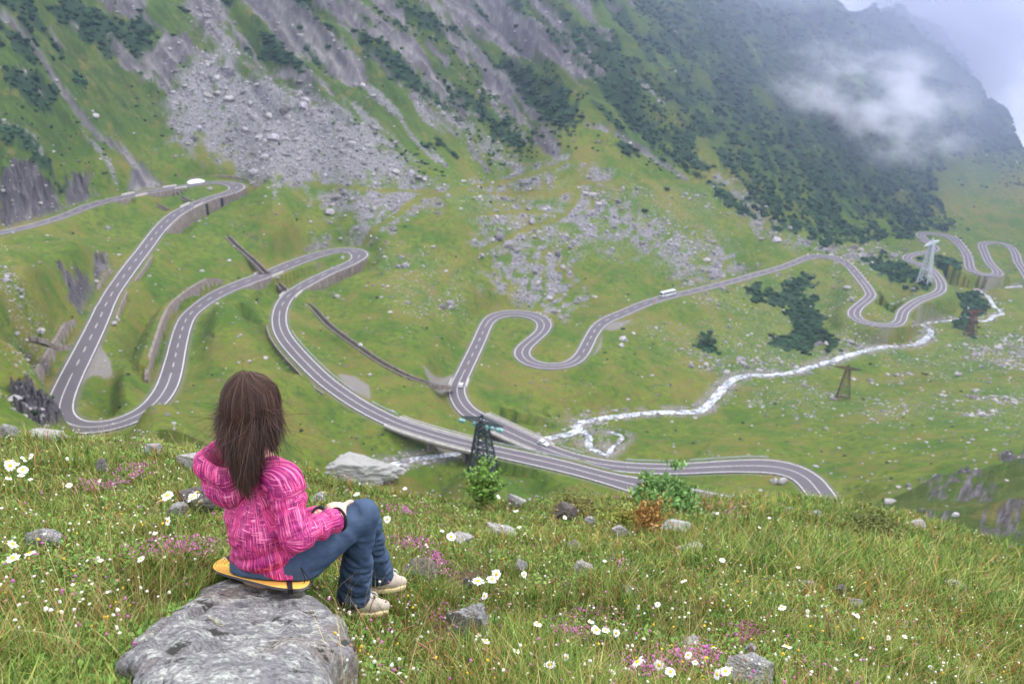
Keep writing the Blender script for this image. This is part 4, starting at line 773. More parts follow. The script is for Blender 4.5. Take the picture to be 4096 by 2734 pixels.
RK.col(RK.mix(.75, ta.outputs['Color'], RK.ramp(nz_, [(.35, (.45, .43, .42)), (.65, (1.15, 1.12, 1.1))]), 'MULTIPLY'))
rg = np.random.default_rng(11)
def rockcol(n, rng, lo=.16, hi=.46): g = rng.uniform(lo, hi, n) ** 1.0; return np.column_stack([g * 1.02, g * rng.uniform(.95, 1.0, n), g * rng.uniform(.94, 1.08, n)])
vis = inview & (Yg > 120) & (Yg < 1300)
w_ = vis * offroad * MASK['scree']; P = pick(w_, 26000, rg); size = np.clip(rg.lognormal(-1.7, .8, len(P)), .13, 2.8) * np.clip(P[:, 1] / 420, .7, 1.8)
o = scatter('scree', ico(0), P, size, rg, (.5, 1.0), .3, rockcol(len(P), rg, .13, .40), RK.m); tag(o, kind='stuff')
clus = sstep(.48, .72, fbm(XX / 24, YY / 24, 3, 121)).reshape(nr_, nc_) + .06
w_ = vis * offroad * (1 - MASK['shrub']) * (1 - MASK['scree']) * (MASK['stony'] * clus * 1.6 + .045 + 1.3 * MASK['wet'] + .25 * MASK['rock']); P = pick(w_, 14500, rg); size = np.clip(rg.lognormal(-1.0, .6, len(P)), .15, 2.4) * np.clip(P[:, 1] / 380, .75, 1.6)
o = scatter('meadow_stones', ico(0), P, size, rg, (.4, .8), .3, rockcol(len(P), rg, .15, .43), RK.m); tag(o, kind='stuff')
w_ = (inview & (Yg > 24) & (Yg < 150)) * 1.0; P = pick(w_, 300, rg); size = np.clip(rg.lognormal(-1.5, .6, len(P)), .1, .9)
o = scatter('bank_stones', ico(1), P, size, rg, (.4, .8), .25, rockcol(len(P), rg, .2, .5), RK.m); tag(o, kind='stuff')
PN = NM('dwarf_pine', .95, .1); ta = PN.attr('tint'); nz_ = PN.noise(PN.co(), .9, 4, .8); PN.col(PN.mix(.8, ta.outputs['Color'], PN.ramp(nz_, [(.35, (.3,) * 3), (.65, (1.3,) * 3)]), 'MULTIPLY')); PN.bump(nz_, 1.0, .6)
w_ = vis * offroad * (.04 * MASK['shrub'] ** .5 + sstep(.3, .9, MASK['shrub'])) * np.where(PX.reshape(nr_, nc_) > 1300, 1, 1.2); P = pick(w_, 15000, rg); size = rg.uniform(.8, 1.9, len(P)) * np.clip(P[:, 1] / 480, .6, 1.7)
g = rg.uniform(.5, 1.5, len(P)); g *= .55 + .9 * fbm(P[:, 0] / 22, P[:, 1] / 22, 3, 5); tint = np.column_stack([.030 * g, .066 * g, .030 * g]); 
o = scatter('dwarf_pine_scrub', ico(1), P, size, rg, (.45, .8), .35, tint, PN.m, sink=.1); tag(o, kind='stuff')
w_ = vis * offroad * (1 - MASK['shrub']) * (1 - MASK['scree']) * (MT.reshape(nr_, nc_) * (.12 + sstep(500, 800, PX.reshape(nr_, nc_))) * (1 - MASK['rock']) * sstep(.45, .6, fbm(XX / 30, YY / 30, 3, 131)).reshape(nr_, nc_) + .004); P = pick(w_, 6000, rg); size = rg.uniform(.4, 1.3, len(P)) * np.clip(P[:, 1] / 480, .6, 1.5)
g = rg.uniform(.7, 1.6, len(P)); tint = np.column_stack([.032 * g, .062 * g, .022 * g]); o = scatter('low_scrub', ico(1), P, size, rg, (.4, .7), .35, tint, PN.m, sink=.1); tag(o, kind='stuff')
# bushes and boulders one can tell apart
SB, SF = ico(3)
def boulder(name, p, dims, label, cat, mat, seed, group=None, flatten=1.0, rz=0.0, cuts=9, sub=None, rot=(0, 0), depth=.12, sink=.2):
    V0, F0 = ico(sub) if sub is not None else (SB, SF); rng = np.random.default_rng(seed); V = V0.copy(); rad = np.ones(len(V))
    for _ in range(cuts):
        d = rng.normal(size=3); d /= np.linalg.norm(d); h = rng.uniform(.45, .85); dt = V0 @ d; m = dt > h; rad[m] = np.minimum(rad[m], h / dt[m])
    V = V0 * rad[:, None]; q = V0 * 2.2 + seed * 3.7
    nn = fbm(q[:, 0] + q[:, 2] * .7, q[:, 1] - q[:, 2] * .5, 4, seed) - .5; n2 = fbm(q[:, 0] * 4 - q[:, 2] * 3, q[:, 1] * 4 + q[:, 2] * 3, 3, seed + 5) - .5; V *= (1 + nn * depth * 2 + n2 * depth * .8)[:, None]
    V *= np.array(dims) / 2; R_ = Matrix.Rotation(rot[0], 3, 'X') @ Matrix.Rotation(rot[1], 3, 'Y'); V = V @ np.array(R_).T
    V[:, 2] += dims[2] * (.5 - sink); o = npmesh(name, V, F0, mat, smooth_=(name != 'rock')); o.location = tuple(p); o.rotation_euler = (0, 0, rz); return tag(o, label, cat, group)
FB = NM('far_boulder', .9, .25); FB.col(FB.ramp(FB.noise(FB.co(), 1.2, 5, .7), [(.3, (.2, .19, .19)), (.7, (.5, .48, .47))]))
BL = [(525,232,8,'pale boulder high on the scree, below the tip of the fan'),(500,218,6,'rounded boulder at the tip of the big scree fan'),(618,270,6,'long pale boulder in the middle of the big scree fan'),(576,240,5,'grey boulder in the upper scree, left of a long pale one'),(498,183,6,'big block at the very top of the scree fan'),
 (975,414,4,'flat pale block at the foot of the scree by the green track'),(218,270,5,'pale block beside the dark gully on the left slope'),(1425,795,4,'grey boulder on the meadow below the straight road, left one'),(1610,720,0,''),(1655,1012,0,''),(1620,840,4,'pale boulder above the stream on the green bank'),(270,735,3.0,'dark boulder pile on the right edge of the descending road'),(262,745,2.6,'dark boulder just below the pile by the descending road'),
 (1795,1108,3.4,'pale block of the stone pile inside the lower right bend'),(1775,1106,3,'dark block of the stone pile inside the lower right bend'),(2195,862,4.5,'dark pointed boulder on the far right meadow'),(1150,1083,0,''),(838,1060,0,''),(905,1020,0,''),(1180,795,0,''),(2035,840,0,''),(1255,925,0,'')]
for i, (x, y, w_, lb) in enumerate(BL):
    if w_: p = spot(x, y, 60); boulder('boulder', p, (w_, w_ * .8, w_ * .75), lb, 'boulder', FB.m, 200 + i, 'boulders on the slopes', sub=2, depth=.2, rz=i)
def leafbush(name, p, H, R_, n, label, cat, leafmat, stemmat, seed, lsize, trunks=7, flatn=.0, group=None, upright=.0):
    rng = np.random.default_rng(seed); r = empty(name, tuple(p)); tag(r, label, cat, group); m = MB(); tips = []
    for k in range(trunks):
        an = rng.uniform(0, 6.28); rr = R_ * rng.uniform(.3, .95); top = np.array([math.cos(an) * rr, math.sin(an) * rr, H * rng.uniform(.55, 1.0)]); mid_ = top * [.35, .35, .5] + rng.normal(size=3) * R_ * .08
        pts = [np.array([0, 0, -.05]) + rng.normal(size=3) * [.04 * R_, .04 * R_, 0], mid_, top]; m.tube(catmull(pts, .3 * H), np.linspace(.016 * H, .004 * H, len(catmull(pts, .3 * H))), 5)
        for q in range(5): f = rng.uniform(.3, 1); b = pts[0] * (1 - f) ** 2 + 2 * f * (1 - f) * mid_ + f * f * top; e = b + rng.normal(size=3) * R_ * .28 + [0, 0, H * .1]; m.tube([b, e], [.005 * H, .002 * H], 4); tips += [b, e]
        tips.append(top)
    m.build('stems', stemmat, r); tips = np.array(tips); c = tips[rng.integers(0, len(tips), n)] + rng.normal(size=(n, 3)) * [R_ * .13, R_ * .13, H * .08]; c[:, 2] = np.abs(c[:, 2])
    d = rng.normal(size=(n, 3)); d[:, 2] = np.abs(d[:, 2]) * (.4 + upright * 2) + .1; d /= np.linalg.norm(d, axis=1)[:, None]; u = np.cross(d, rng.normal(size=(n, 3))); u /= np.linalg.norm(u, axis=1)[:, None] + 1e-9
    L_ = lsize * rng.uniform(.6, 1.3, n)[:, None]; V = np.stack([c, c + d * L_ * .5 + u * L_ * .24, c + d * L_, c + d * L_ * .5 - u * L_ * .24], 1).reshape(-1, 3); F = np.arange(n * 4).reshape(n, 4)
    t = rng.uniform(.6, 1.4, n); npmesh('foliage', V, F, leafmat, r, smooth_=False, attrs={'tint': np.repeat(np.column_stack([t, t, t, np.ones(n)]), 4, 0)}); return r
def leafmat(name, c, trans=.0):
    M = NM(name, .6, .3); ta = M.attr('tint'); M.col(M.mix(1.0, c, ta.outputs['Color'], 'MULTIPLY')); M.b.inputs['Subsurface Weight'].default_value = 0; return M.m
for i, (x, y, s_, lb) in enumerate([(1005, 335, 5.5, 'lone dark oval bush on the green slope right of the scree'), (1480, 487, 4, 'small round dark bush on the stony slope above the straight road'), (1600, 405, 7, 'dark pine bush beside the lower end of the brown track'), (1578, 365, 6, 'dark pine bush above the end of the brown track'), (1530, 437, 4, 'dark low bush right of the lone track fork'), (1620, 790, 8, 'dark rounded bush on the bank left of the big scrub')]):
    p = spot(x, y, 150); leafbush('pine_bush', p, s_ * .5, s_ * .75, 1500, lb, 'bush', leafmat('pine_leaf', (.025, .05, .025)), flat('pine_stem', (.06, .045, .03)), 40 + i, .45, 9)

# ---------------------------------------------------------------- implicit-surface modelling
def hash3(ix, iy, iz, s):
    h = (ix.astype(np.int64) * 374761393 + iy.astype(np.int64) * 668265263 + iz.astype(np.int64) * 2147483647 + s * 144269) & 0xffffffff
    h = ((h ^ (h >> 13)) * 1274126177) & 0xffffffff; return ((h ^ (h >> 16)) & 0xffff) / 65535.0
def n3(p, s=0):
    i = np.floor(p); f = p - i; f = f * f * (3 - 2 * f); ix, iy, iz = i[..., 0], i[..., 1], i[..., 2]; r = 0
    for a in (0, 1):
        for b in (0, 1):
            for c in (0, 1): r = r + hash3(ix + a, iy + b, iz + c, s) * (f[..., 0] if a else 1 - f[..., 0]) * (f[..., 1] if b else 1 - f[..., 1]) * (f[..., 2] if c else 1 - f[..., 2])
    return r
def f3(p, o=3, s=0): return sum(n3(p * 2 ** k + 7.7 * k, s + k) * .5 ** k for k in range(o)) / sum(.5 ** k for k in range(o))
def cone(p, a, b, ra_, rb):
    a = np.asarray(a, float); b = np.asarray(b, float); d = b - a; t = np.clip(((p - a) @ d) / (d @ d + 1e-12), 0, 1)
    return np.linalg.norm(p - a - t[..., None] * d, axis=-1) - (ra_ + (rb - ra_) * t)
def ell(p, c, r, M=None):
    q = p - np.asarray(c, float)
    if M is not None: q = q @ np.asarray(M, float).T
    r = np.asarray(r, float); k0 = np.linalg.norm(q / r, axis=-1); k1 = np.linalg.norm(q / (r * r), axis=-1) + 1e-9; return k0 * (k0 - 1) / k1
def smin(a, b, k): h = np.clip(.5 + .5 * (b - a) / k, 0, 1); return b * (1 - h) + a * h - k * h * (1 - h)
def smax(a, b, k): return -smin(-a, -b, k)
def isosurf(fn, lo, hi, h):
    lo = np.array(lo, float); n = np.ceil((np.array(hi) - lo) / h).astype(int) + 1
    g = [lo[i] + np.arange(n[i]) * h for i in range(3)]; D = np.empty(n, np.float32)
    for i in range(n[0]):
        Pp = np.stack(np.broadcast_arrays(g[0][i], g[1][:, None], g[2][None, :]), -1).reshape(-1, 3); D[i] = fn(Pp).reshape(n[1], n[2])
    S = D < 0; c = [S[i:n[0] - 1 + i, j:n[1] - 1 + j, k:n[2] - 1 + k] for i in (0, 1) for j in (0, 1) for k in (0, 1)]; cnt = sum(x.astype(int) for x in c); act = (cnt > 0) & (cnt < 8)
    idx = -np.ones(act.shape, int); ai = np.argwhere(act); idx[act] = np.arange(len(ai)); acc = np.zeros((len(ai), 3)); w = np.zeros(len(ai))
    cor = [(i, j, k) for i in (0, 1) for j in (0, 1) for k in (0, 1)]
    for a in cor:
        for ax in range(3):
            if a[ax]: continue
            b = list(a); b[ax] = 1; da = D[ai[:, 0] + a[0], ai[:, 1] + a[1], ai[:, 2] + a[2]]; db = D[ai[:, 0] + b[0], ai[:, 1] + b[1], ai[:, 2] + b[2]]; m = (da < 0) != (db < 0)
            t = np.where(m, da / (da - db + 1e-12), 0); pt = np.tile(np.array(a, float), (len(ai), 1)); pt[:, ax] += t; acc[m] += pt[m]; w[m] += 1
    V = lo + (ai + acc / w[:, None]) * h; F = []
    for ax in range(3):
        b = [(1, 2), (2, 0), (0, 1)][ax]; sl = [slice(1, n[i] - 1) for i in range(3)]; sl[ax] = slice(0, n[ax] - 1); s0 = S[tuple(sl)]; s2 = list(sl); s2[ax] = slice(1, n[ax]); s1 = S[tuple(s2)]
        for flip in (0, 1):
            q = np.argwhere((s0 & ~s1) if not flip else (~s0 & s1)); q = q + np.array([0 if i == ax else 1 for i in range(3)]); o = []
            for du, dv in ((0, 0), (-1, 0), (-1, -1), (0, -1)): r = q.copy(); r[:, b[0]] += du; r[:, b[1]] += dv; o.append(idx[r[:, 0], r[:, 1], r[:, 2]])
            f = np.stack(o, 1); F.append(f if not flip else f[:, ::-1])
    return V, np.vstack(F)
def Pw(x, y, Y): a, t = dat(x, y); return np.array([float(a) * Y, Y, -float(t) * Y])
def onplane(x, y, pl):                     # sight line through a survey point meets z = p0 + p1 x + p2 y
    a, t = dat(x, y); a = float(a); t = float(t); Y = -pl[0] / (t + pl[1] * a + pl[2]); return np.array([a * Y, Y, -t * Y])
# ---------------------------------------------------------------- the big rock she sits on
g1 = spot(285, 1462); g2 = np.array(Pw(500, 1620, 1.70)); g2[2] = float(gz(g2[0], g2[1])) + .10; g1[2] += .10; g0 = Pw(620, 1338, 2.36)
Mx3 = np.column_stack([np.ones(3), [g0[0], g1[0], g2[0]], [g0[1], g1[1], g2[1]]]); PL = np.linalg.solve(Mx3, [g0[2], g1[2], g2[2]])
RO = [(262,1470),(300,1435),(350,1408),(410,1368),(462,1328),(512,1314),(600,1322),(690,1330),(745,1362),(775,1400),(785,1440),(778,1480),(752,1520),(735,1568),(725,1640),(560,1700),(400,1660),(402,1580),(345,1552),(292,1508)]
RXY = np.array([onplane(x, y, PL)[:2] for x, y in RO])
def rockfn(p):
    d2 = -polysd(p[:, 0], p[:, 1], RXY) + .06 * (f3(p * [7, 7, 3], 4, 3) - .5) * 2
    crk = linesd(p[:, 0], p[:, 1], np.array([onplane(x, y, PL)[:2] for x, y in ((330, 1450), (420, 1400), (500, 1372), (640, 1375))]))
    top = PL[0] + PL[1] * p[:, 0] + PL[2] * p[:, 1] + .04 * (np.abs(f3(p * [6, 3.6, 2], 4, 9) - .5) * 4 - .7) * sstep(-.02, -.1, d2) + .035 * (f3(p * [20, 11, 14], 4, 19) - .5) + .04 * sstep(.0, .03, crk) - .04 - .035 * sstep(-.10, .0, d2) ** 2
    return smax(p[:, 2] - top, d2 * .9 + .1 * (p[:, 2] - top), .03)
zr = [g0[2], g1[2], g2[2]]; V, F = isosurf(rockfn, (RXY[:, 0].min() - .12, RXY[:, 1].min() - .12, min(zr) - .55), (RXY[:, 0].max() + .12, RXY[:, 1].max() + .12, (PL[0] + RXY @ PL[1:]).max() + .16), .0115)
def lichen(name, base=((.09, .09, .095), (.26, .25, .255)), sc=1.0, rust=.0, lic=.5, blk=.5):
    M = NM(name, .9, .25); co = M.co(); a1 = M.noise(co, 7 * sc, 6, .7); a2 = M.noise(co, 26 * sc, 6, .75); a3 = M.noise(M.co(scale=(1, 1, 1), rot=(0, 0, .4)), 3.1 * sc, 4, .6); a4 = M.noise(co, 90 * sc, 3, .7)
    st = M.noise(M.co(scale=(3, 14, 14), rot=(.2, .1, .5)), 3.0 * sc, 5, .7); c = M.mix(M.ramp(M.noise(co, 45 * sc, 6, .8), [(.35, (0,) * 3), (.65, (1,) * 3)]), base[0], base[1]); c = M.mix(M.ramp(st, [(.50, (0,) * 3), (.62, (.45,) * 3)]), c, (.10, .095, .11))
    if rust: c = M.mix(M.ramp(a3, [(.56 - rust * .2, (0,) * 3), (.66 - rust * .2, (.5,) * 3)]), c, (.20, .135, .09))
    c = M.mix(M.math('MULTIPLY', M.ramp(M.noise(co, 13 * sc, 7, .8), [(.50, (0,) * 3), (.56, (lic,) * 3)]), M.ramp(M.noise(co, 60 * sc, 4, .75), [(.42, (.1,) * 3), (.58, (1,) * 3)])), c, (.50, .52, .46))
    c = M.mix(M.ramp(M.noise(co, 12 * sc, 6, .7), [(.585, (0,) * 3), (.61, (blk,) * 3)]), c, (.025, .024, .018)); c = M.mix(M.ramp(M.noise(co, 11 * sc, 5, .7), [(.67, (0,) * 3), (.69, (.75,) * 3)]), c, (.40, .42, .17))
    c = M.mix(M.ramp(a4, [(.35, (.6,) * 3), (.55, (0,) * 3)]), c, (.07, .07, .065)); M.col(c); M.bump(M.math('ADD', a2, M.math('MULTIPLY', a4, .5)), .7, .012); return M.m
ROCKM = lichen('lichen_rock', rust=.12, lic=.8, blk=.95)
tag(npmesh('sitting_rock', V, F, ROCKM), 'large grey lichen covered rock the woman is sitting on', 'rock')
# ---------------------------------------------------------------- sitting pad
PL2 = PL + [.030, 0, 0]; po = catmull([(488,1300),(494,1288),(520,1276),(560,1266),(640,1270),(700,1300),(710,1322),(707,1340),(685,1349),(632,1345),(575,1331),(522,1317),(496,1308),(488,1300)], 6)[:-1]; pp = np.array([onplane(x, y, PL2) for x, y in po])
n = len(pp); cpt = pp.mean(0); rings = []
for f_, dz in ((1, -.012), (1.0, -.0005), (.985, .001), (.6, .001), (.2, .001)): r = cpt + (pp - cpt) * f_; r[:, 2] += dz; rings.append(r)
rl_ = cpt + (pp - cpt) * .6; rl_[:, 2] -= .012
V = np.vstack(rings); k = np.arange(n); F = np.vstack([np.stack([k + j * n, (k + 1) % n + j * n, (k + 1) % n + (j + 1) * n, k + (j + 1) * n], 1) for j in range(4)])
pad = empty('sitting_pad', tuple(cpt)); tag(pad, 'yellow foam sitting pad under the woman on the grey rock', 'sitting pad')
YM = NM('yellow_foam', .85, .2); vv = YM.n('ShaderNodeTexVoronoi'); vv.inputs['Scale'].default_value = 190; YM.l(YM.co(), vv.inputs['Vector']); YM.col(YM.ramp(vv.outputs['Distance'], [(.1, (.80, .42, .06)), (.6, (.90, .52, .11))])); YM.bump(vv.outputs['Distance'], .5, .003)
BLK = flat('black_webbing', (.012, .012, .014), .8, .3); GUN = flat('grey_foam', (.12, .12, .13), .9)
fm = np.zeros(len(F), int); fm[:n] = 1
def keep(o, par): o.matrix_parent_inverse = Matrix.Translation(-Vector(par.location)); return o
keep(npmesh('foam_sheet', V, F, [YM.m, GUN], pad, fm=fm, smooth_=False), pad)
for (q0, q1, q2, q3) in (((518, 1276), (540, 1306), (556, 1302), (534, 1272)), ((655, 1318), (660, 1351), (672, 1351), (668, 1318))):
    c4 = [onplane(*q, PL2 + [.004, 0, 0]) for q in (q0, q1, q2, q3)]; m = MB(); m.add(c4 + [c - [0, 0, .02] for c in c4], [(0, 1, 2, 3), (0, 4, 5, 1), (1, 5, 6, 2), (2, 6, 7, 3), (3, 7, 4, 0)]); keep(m.build('strap', BLK, pad), pad)
# ---------------------------------------------------------------- the woman
def unit(v): v = np.asarray(v, float); return v / np.linalg.norm(v)
UP = np.array([0, 0, 1.0])
Ct = Pw(622, 1284, 2.42); FL = unit([.74, .67, 0]); LL_ = np.array([-FL[1], FL[0], 0]); FT = unit([.66, .75, 0]); LT = np.array([-FT[1], FT[0], 0])
RH = Ct - LL_ * .085 + FL * .03; LH = Ct + LL_ * .085 + FL * .03
RKn = Pw(832, 1180, 2.62); LKn = Pw(838, 1192, 2.84); RAn = Pw(812, 1372, 2.60); LAn = Pw(868, 1322, 2.93)
RSh = Pw(650, 1104, 2.37); LSh = Pw(552, 1102, 2.62); REl = Pw(680, 1226, 2.31); LEl = Pw(612, 1215, 2.74); RWr = Pw(778, 1190, 2.46); LWr = Pw(735, 1184, 2.60)
Nk = (RSh + LSh) / 2 + UP * .035; Hd = Pw(581, 935, 2.47)
for nm_, a_, b_ in (('thigh', RH, RKn), ('calf', RKn, RAn), ('thighL', LH, LKn), ('calfL', LKn, LAn), ('uarm', RSh, REl), ('farm', REl, RWr), ('uarmL', LSh, LEl), ('farmL', LEl, LWr), ('should', RSh, LSh), ('spine', Ct, Nk), ('neckhead', Nk, Hd)): print('LEN', nm_, round(float(np.linalg.norm(a_ - b_)), 3))
SK = NM('skin', .5, .4); SK.col(SK.ramp(SK.noise(SK.co(), 30, 3), [(.3, (.62, .38, .29)), (.7, (.74, .49, .39))])); SK.b.inputs['Subsurface Weight'].default_value = .12; SK.b.inputs['Subsurface Radius'].default_value = (.01, .004, .002)
def hand(w, d, nrm, side, curl, spread=1.0, scale=.94, splay_pinky=0.0):
    """list of cones: palm bones, three-jointed fingers, thumb.  d: towards the fingers, nrm: back of the hand, side: thumb side"""
    d = unit(d); nrm = unit(nrm - d * np.dot(nrm, d)); side = unit(side - d * np.dot(side, d) - nrm * np.dot(side, nrm)); C = []
    w = np.asarray(w, float); C.append((w - d * .03, w + d * .02, .022, .021, .012))
    Ls = [(.038, .023, .020), (.043, .027, .021), (.040, .025, .020), (.031, .019, .018)]; off = [.026, .009, -.009, -.026]; kl = [.082, .085, .080, .072]
    for i in range(4):
        kn = w + d * kl[i] * scale + side * off[i] * scale + nrm * (.004 - abs(off[i]) * .1); C.append((w + side * off[i] * .5 * scale + d * .012, kn, .0150 * scale, .0112 * scale, .012)); p = kn; ang = 0
        sd = side * (off[i] * 3.0 * spread); 
        if i == 3: sd = sd - side * splay_pinky
        for j in range(3):
            ang += curl[i][j]; dr = unit((d + sd * (1 if j == 0 else .8)) * math.cos(ang) - nrm * math.sin(ang)); q = p + dr * Ls[i][j] * scale; C.append((p, q, (.0096 - j * .001) * scale, (.0088 - j * .0011) * scale, .0035)); p = q
    b = w + d * .022 + side * .018; p1 = b + unit(d * .62 + side * .75 - nrm * .25) * .040 * scale; p2 = p1 + unit(d * .85 + side * .42 - nrm * .25) * .030 * scale; p3 = p2 + unit(d * .95 + side * .15 - nrm * .3) * .024 * scale
    C += [(b, p1, .0155 * scale, .0115 * scale, .012), (p1, p2, .0112 * scale, .0102 * scale, .004), (p2, p3, .0102 * scale, .0085 * scale, .004)]
    return C
RD = Pw(772, 1160, 2.545) - RWr; rh = hand(RWr + unit(RD) * .012, RD, unit([.12, -.25, 1]), [-1, .15, 0], [(.55, .9, .6), (.6, .95, .6), (.6, .9, .6), (.15, .25, .2)], 1.0, .98, .75)
LD = Pw(775, 1181, 2.62) - LWr; lh = hand(LWr + unit(LD) * .01, LD, unit([0, -.2, 1]), [.1, -1, 0], [(.35, .5, .4)] * 4, 1.0, .92)
def conesfn(C):
    def fn(p):
        r = None
        for a, b, r0, r1, k in C: q = cone(p, a, b, r0, r1); r = q if r is None else smin(r, q, k)
        return r
    return fn
HB = np.array([LT, FT, UP]); HF = unit(np.array([.16, .97, -.14])); HL = unit(np.cross(UP, HF)); HU = np.cross(HF, HL); HM = np.array([HL, HF, HU])
def bodyfn(p):
    def c_(a, b, r0, r1): return cone(p, a, b, r0, r1)
    d = ell(p, Hd + HU * .012 - HF * .01, (.074, .094, .105), HM); d = smin(d, ell(p, Hd + HF * .03 - HU * .055, (.056, .06, .062), HM), .03); d = smin(d, c_(Hd - HU * .05 - HF * .02, Nk, .05, .058), .02)
    d = smin(d, c_(Hd + HF * .088 + HU * .018, Hd + HF * .106 - HU * .012, .008, .013), .012)                    # nose
    d = smin(d, ell(p, Hd + HF * .088 - HU * .045, (.024, .012, .009), HM), .008); d = smin(d, ell(p, Hd + HF * .075 - HU * .088, (.022, .02, .018), HM), .02)
    for s in (1, -1): d = smin(d, ell(p, Hd + HL * s * .078 - HF * .008 - HU * .008, (.008, .018, .03), HM), .008); d = smax(d, -ell(p, Hd + HF * .098 + HL * s * .03 + HU * .018, (.018, .014, .011), HM), .012)
    ch = Ct * .45 + Nk * .55; d = smin(d, c_(Nk, ch, .06, .11), .05); d = smin(d, c_(ch, Ct, .11, .12), .05); d = smin(d, c_(RSh, LSh, .045, .045), .05)
    for S, E_, Wr, H, K_, A_ in ((RSh, REl, RWr, RH, RKn, RAn), (LSh, LEl, LWr, LH, LKn, LAn)):
        d = smin(d, c_(S, E_, .045, .035), .03); d = smin(d, c_(E_, Wr, .034, .023), .01); d = smin(d, c_(H, K_, .068, .046), .03); d = smin(d, c_(K_, A_, .046, .032), .01)
    return d
allp = np.array([Ct, RH, LH, RKn, LKn, RAn, LAn, RSh, LSh, REl, LEl, Hd, RWr, LWr]); lo = allp.min(0) - .14; hi = allp.max(0) + .14
V, F = isosurf(bodyfn, lo, hi, .0105); Vs, Fs, nn = [V], [F], len(V)
for C in (rh, lh):
    pts = np.array([c[0] for c in C] + [c[1] for c in C]); V, F = isosurf(conesfn(C), pts.min(0) - .03, pts.max(0) + .03, .0026); Vs.append(V); Fs.append(F + nn); nn += len(V)
woman = npmesh('person', np.vstack(Vs), np.vstack(Fs), SK.m); tag(woman, 'seated woman seen from behind in pink jacket and blue trousers, hands on her knee', 'person')
for s in (1, -1):
    m = MB(); v, f = ico(2); m.add(v * .0115 + (Hd + HF * .078 + HL * s * .03 + HU * .017), [tuple(x) for x in f]); m.build('eye', flat('eye_white', (.8, .8, .78), .2), woman, True)
# jacket
TB = np.array([LT, FT / .74, UP]); 
spine = [Ct + UP * -.045 - FL * .005, Ct + UP * .13 - FT * .03, Ct * .45 + Nk * .55 - FT * .035, Nk - UP * .05 - FT * .012]
def tq(p): return p @ TB.T
def sleeve(p):
    d = cone(p, RSh + (REl - RSh) * .02, REl, .064, .057); d = smin(d, cone(p, REl, RWr - unit(RWr - REl) * .006, .057, .043), .02)
    e = smin(cone(p, LSh + (LEl - LSh) * .02, LEl, .056, .052), cone(p, LEl, LWr - unit(LWr - LEl) * .006, .058, .042), .02); return d, e
def torso(p):
    q = tq(p); S = [tq(x) for x in spine]; d = cone(q, S[0], S[1], .176, .130); d = smin(d, cone(q, S[1], S[2], .126, .130), .05); d = smin(d, cone(q, S[2], S[3], .128, .080), .05) * .80; d = smin(d, cone(p, Nk + UP * .045, RSh + UP * .01, .058, .046), .03); d = smin(d, cone(p, Nk + UP * .04, LSh, .058, .046), .03)
    d = smin(d, cone(p, RSh, LSh, .046, .046), .07); d = smin(d, cone(p, Nk, RSh, .055, .052), .04); return smin(d, cone(p, Nk, LSh, .055, .052), .04)
HEM = (Ct - UP * .066, unit(UP + FL * .12 - LL_ * .0))
def jacketfn(p):
    t = torso(p); r, l = sleeve(p); q = tq(p)
    h = p[:, 2] - Ct[2]; fold = (f3(np.stack([q[:, 0] * 5 + h * 5, q[:, 1] * 5, h * 15 + q[:, 0] * 4], -1), 3, 5) - .5); t = t + (.020 * sstep(.42, .05, h) + .007) * (1 - np.minimum(np.abs(fold) * 7, 1.6)) * .42 + .002
    cw = .004 * sstep(.10, .0, np.abs(h - .12)); t = t + cw * np.sin(h * 55 + q[:, 0] * 18)
    ax = unit(REl - RSh); s_ = (p - RSh) @ ax; fs = f3(np.stack([p[:, 0] * 8, p[:, 1] * 8, s_ * 30 + p[:, 2] * 6], -1), 2, 8) - .5; r = r + .011 * (1 - np.minimum(np.abs(fs) * 7, 1.6)) * .42; l = l + .009 * (1 - np.minimum(np.abs(fs) * 7, 1.6)) * .6
    fa_ = (p - REl) @ unit(RWr - REl); r = r + .005 * np.sin(fa_ * 95 + p[:, 2] * 25) * sstep(.0, .05, fa_)
    d = smin(t, r, .018); d = smin(d, l, .018)
    d = smax(d, -((p - HEM[0]) @ HEM[1]), .006)
    wr = (p - RWr) @ unit(RWr - REl); d = np.where(np.linalg.norm(p - RWr, axis=1) < .09, smax(d, wr + .004, .006), d); wl = (p - LWr) @ unit(LWr - LEl); d = np.where(np.linalg.norm(p - LWr, axis=1) < .09, smax(d, wl + .004, .006), d)
    nk = ell(p, Nk + UP * .085, (.07, .07, .08)); d = smax(d, -nk, .015); return smax(d, (PL2[0] + .006) + PL2[1] * p[:, 0] + PL2[2] * p[:, 1] - p[:, 2], .004)
jp = np.array([Ct - UP * .06, Nk + UP * .04, RSh, LSh, REl, LEl, RWr, LWr]); V, F = isosurf(jacketfn, jp.min(0) - .16, jp.max(0) + .16, .0052)
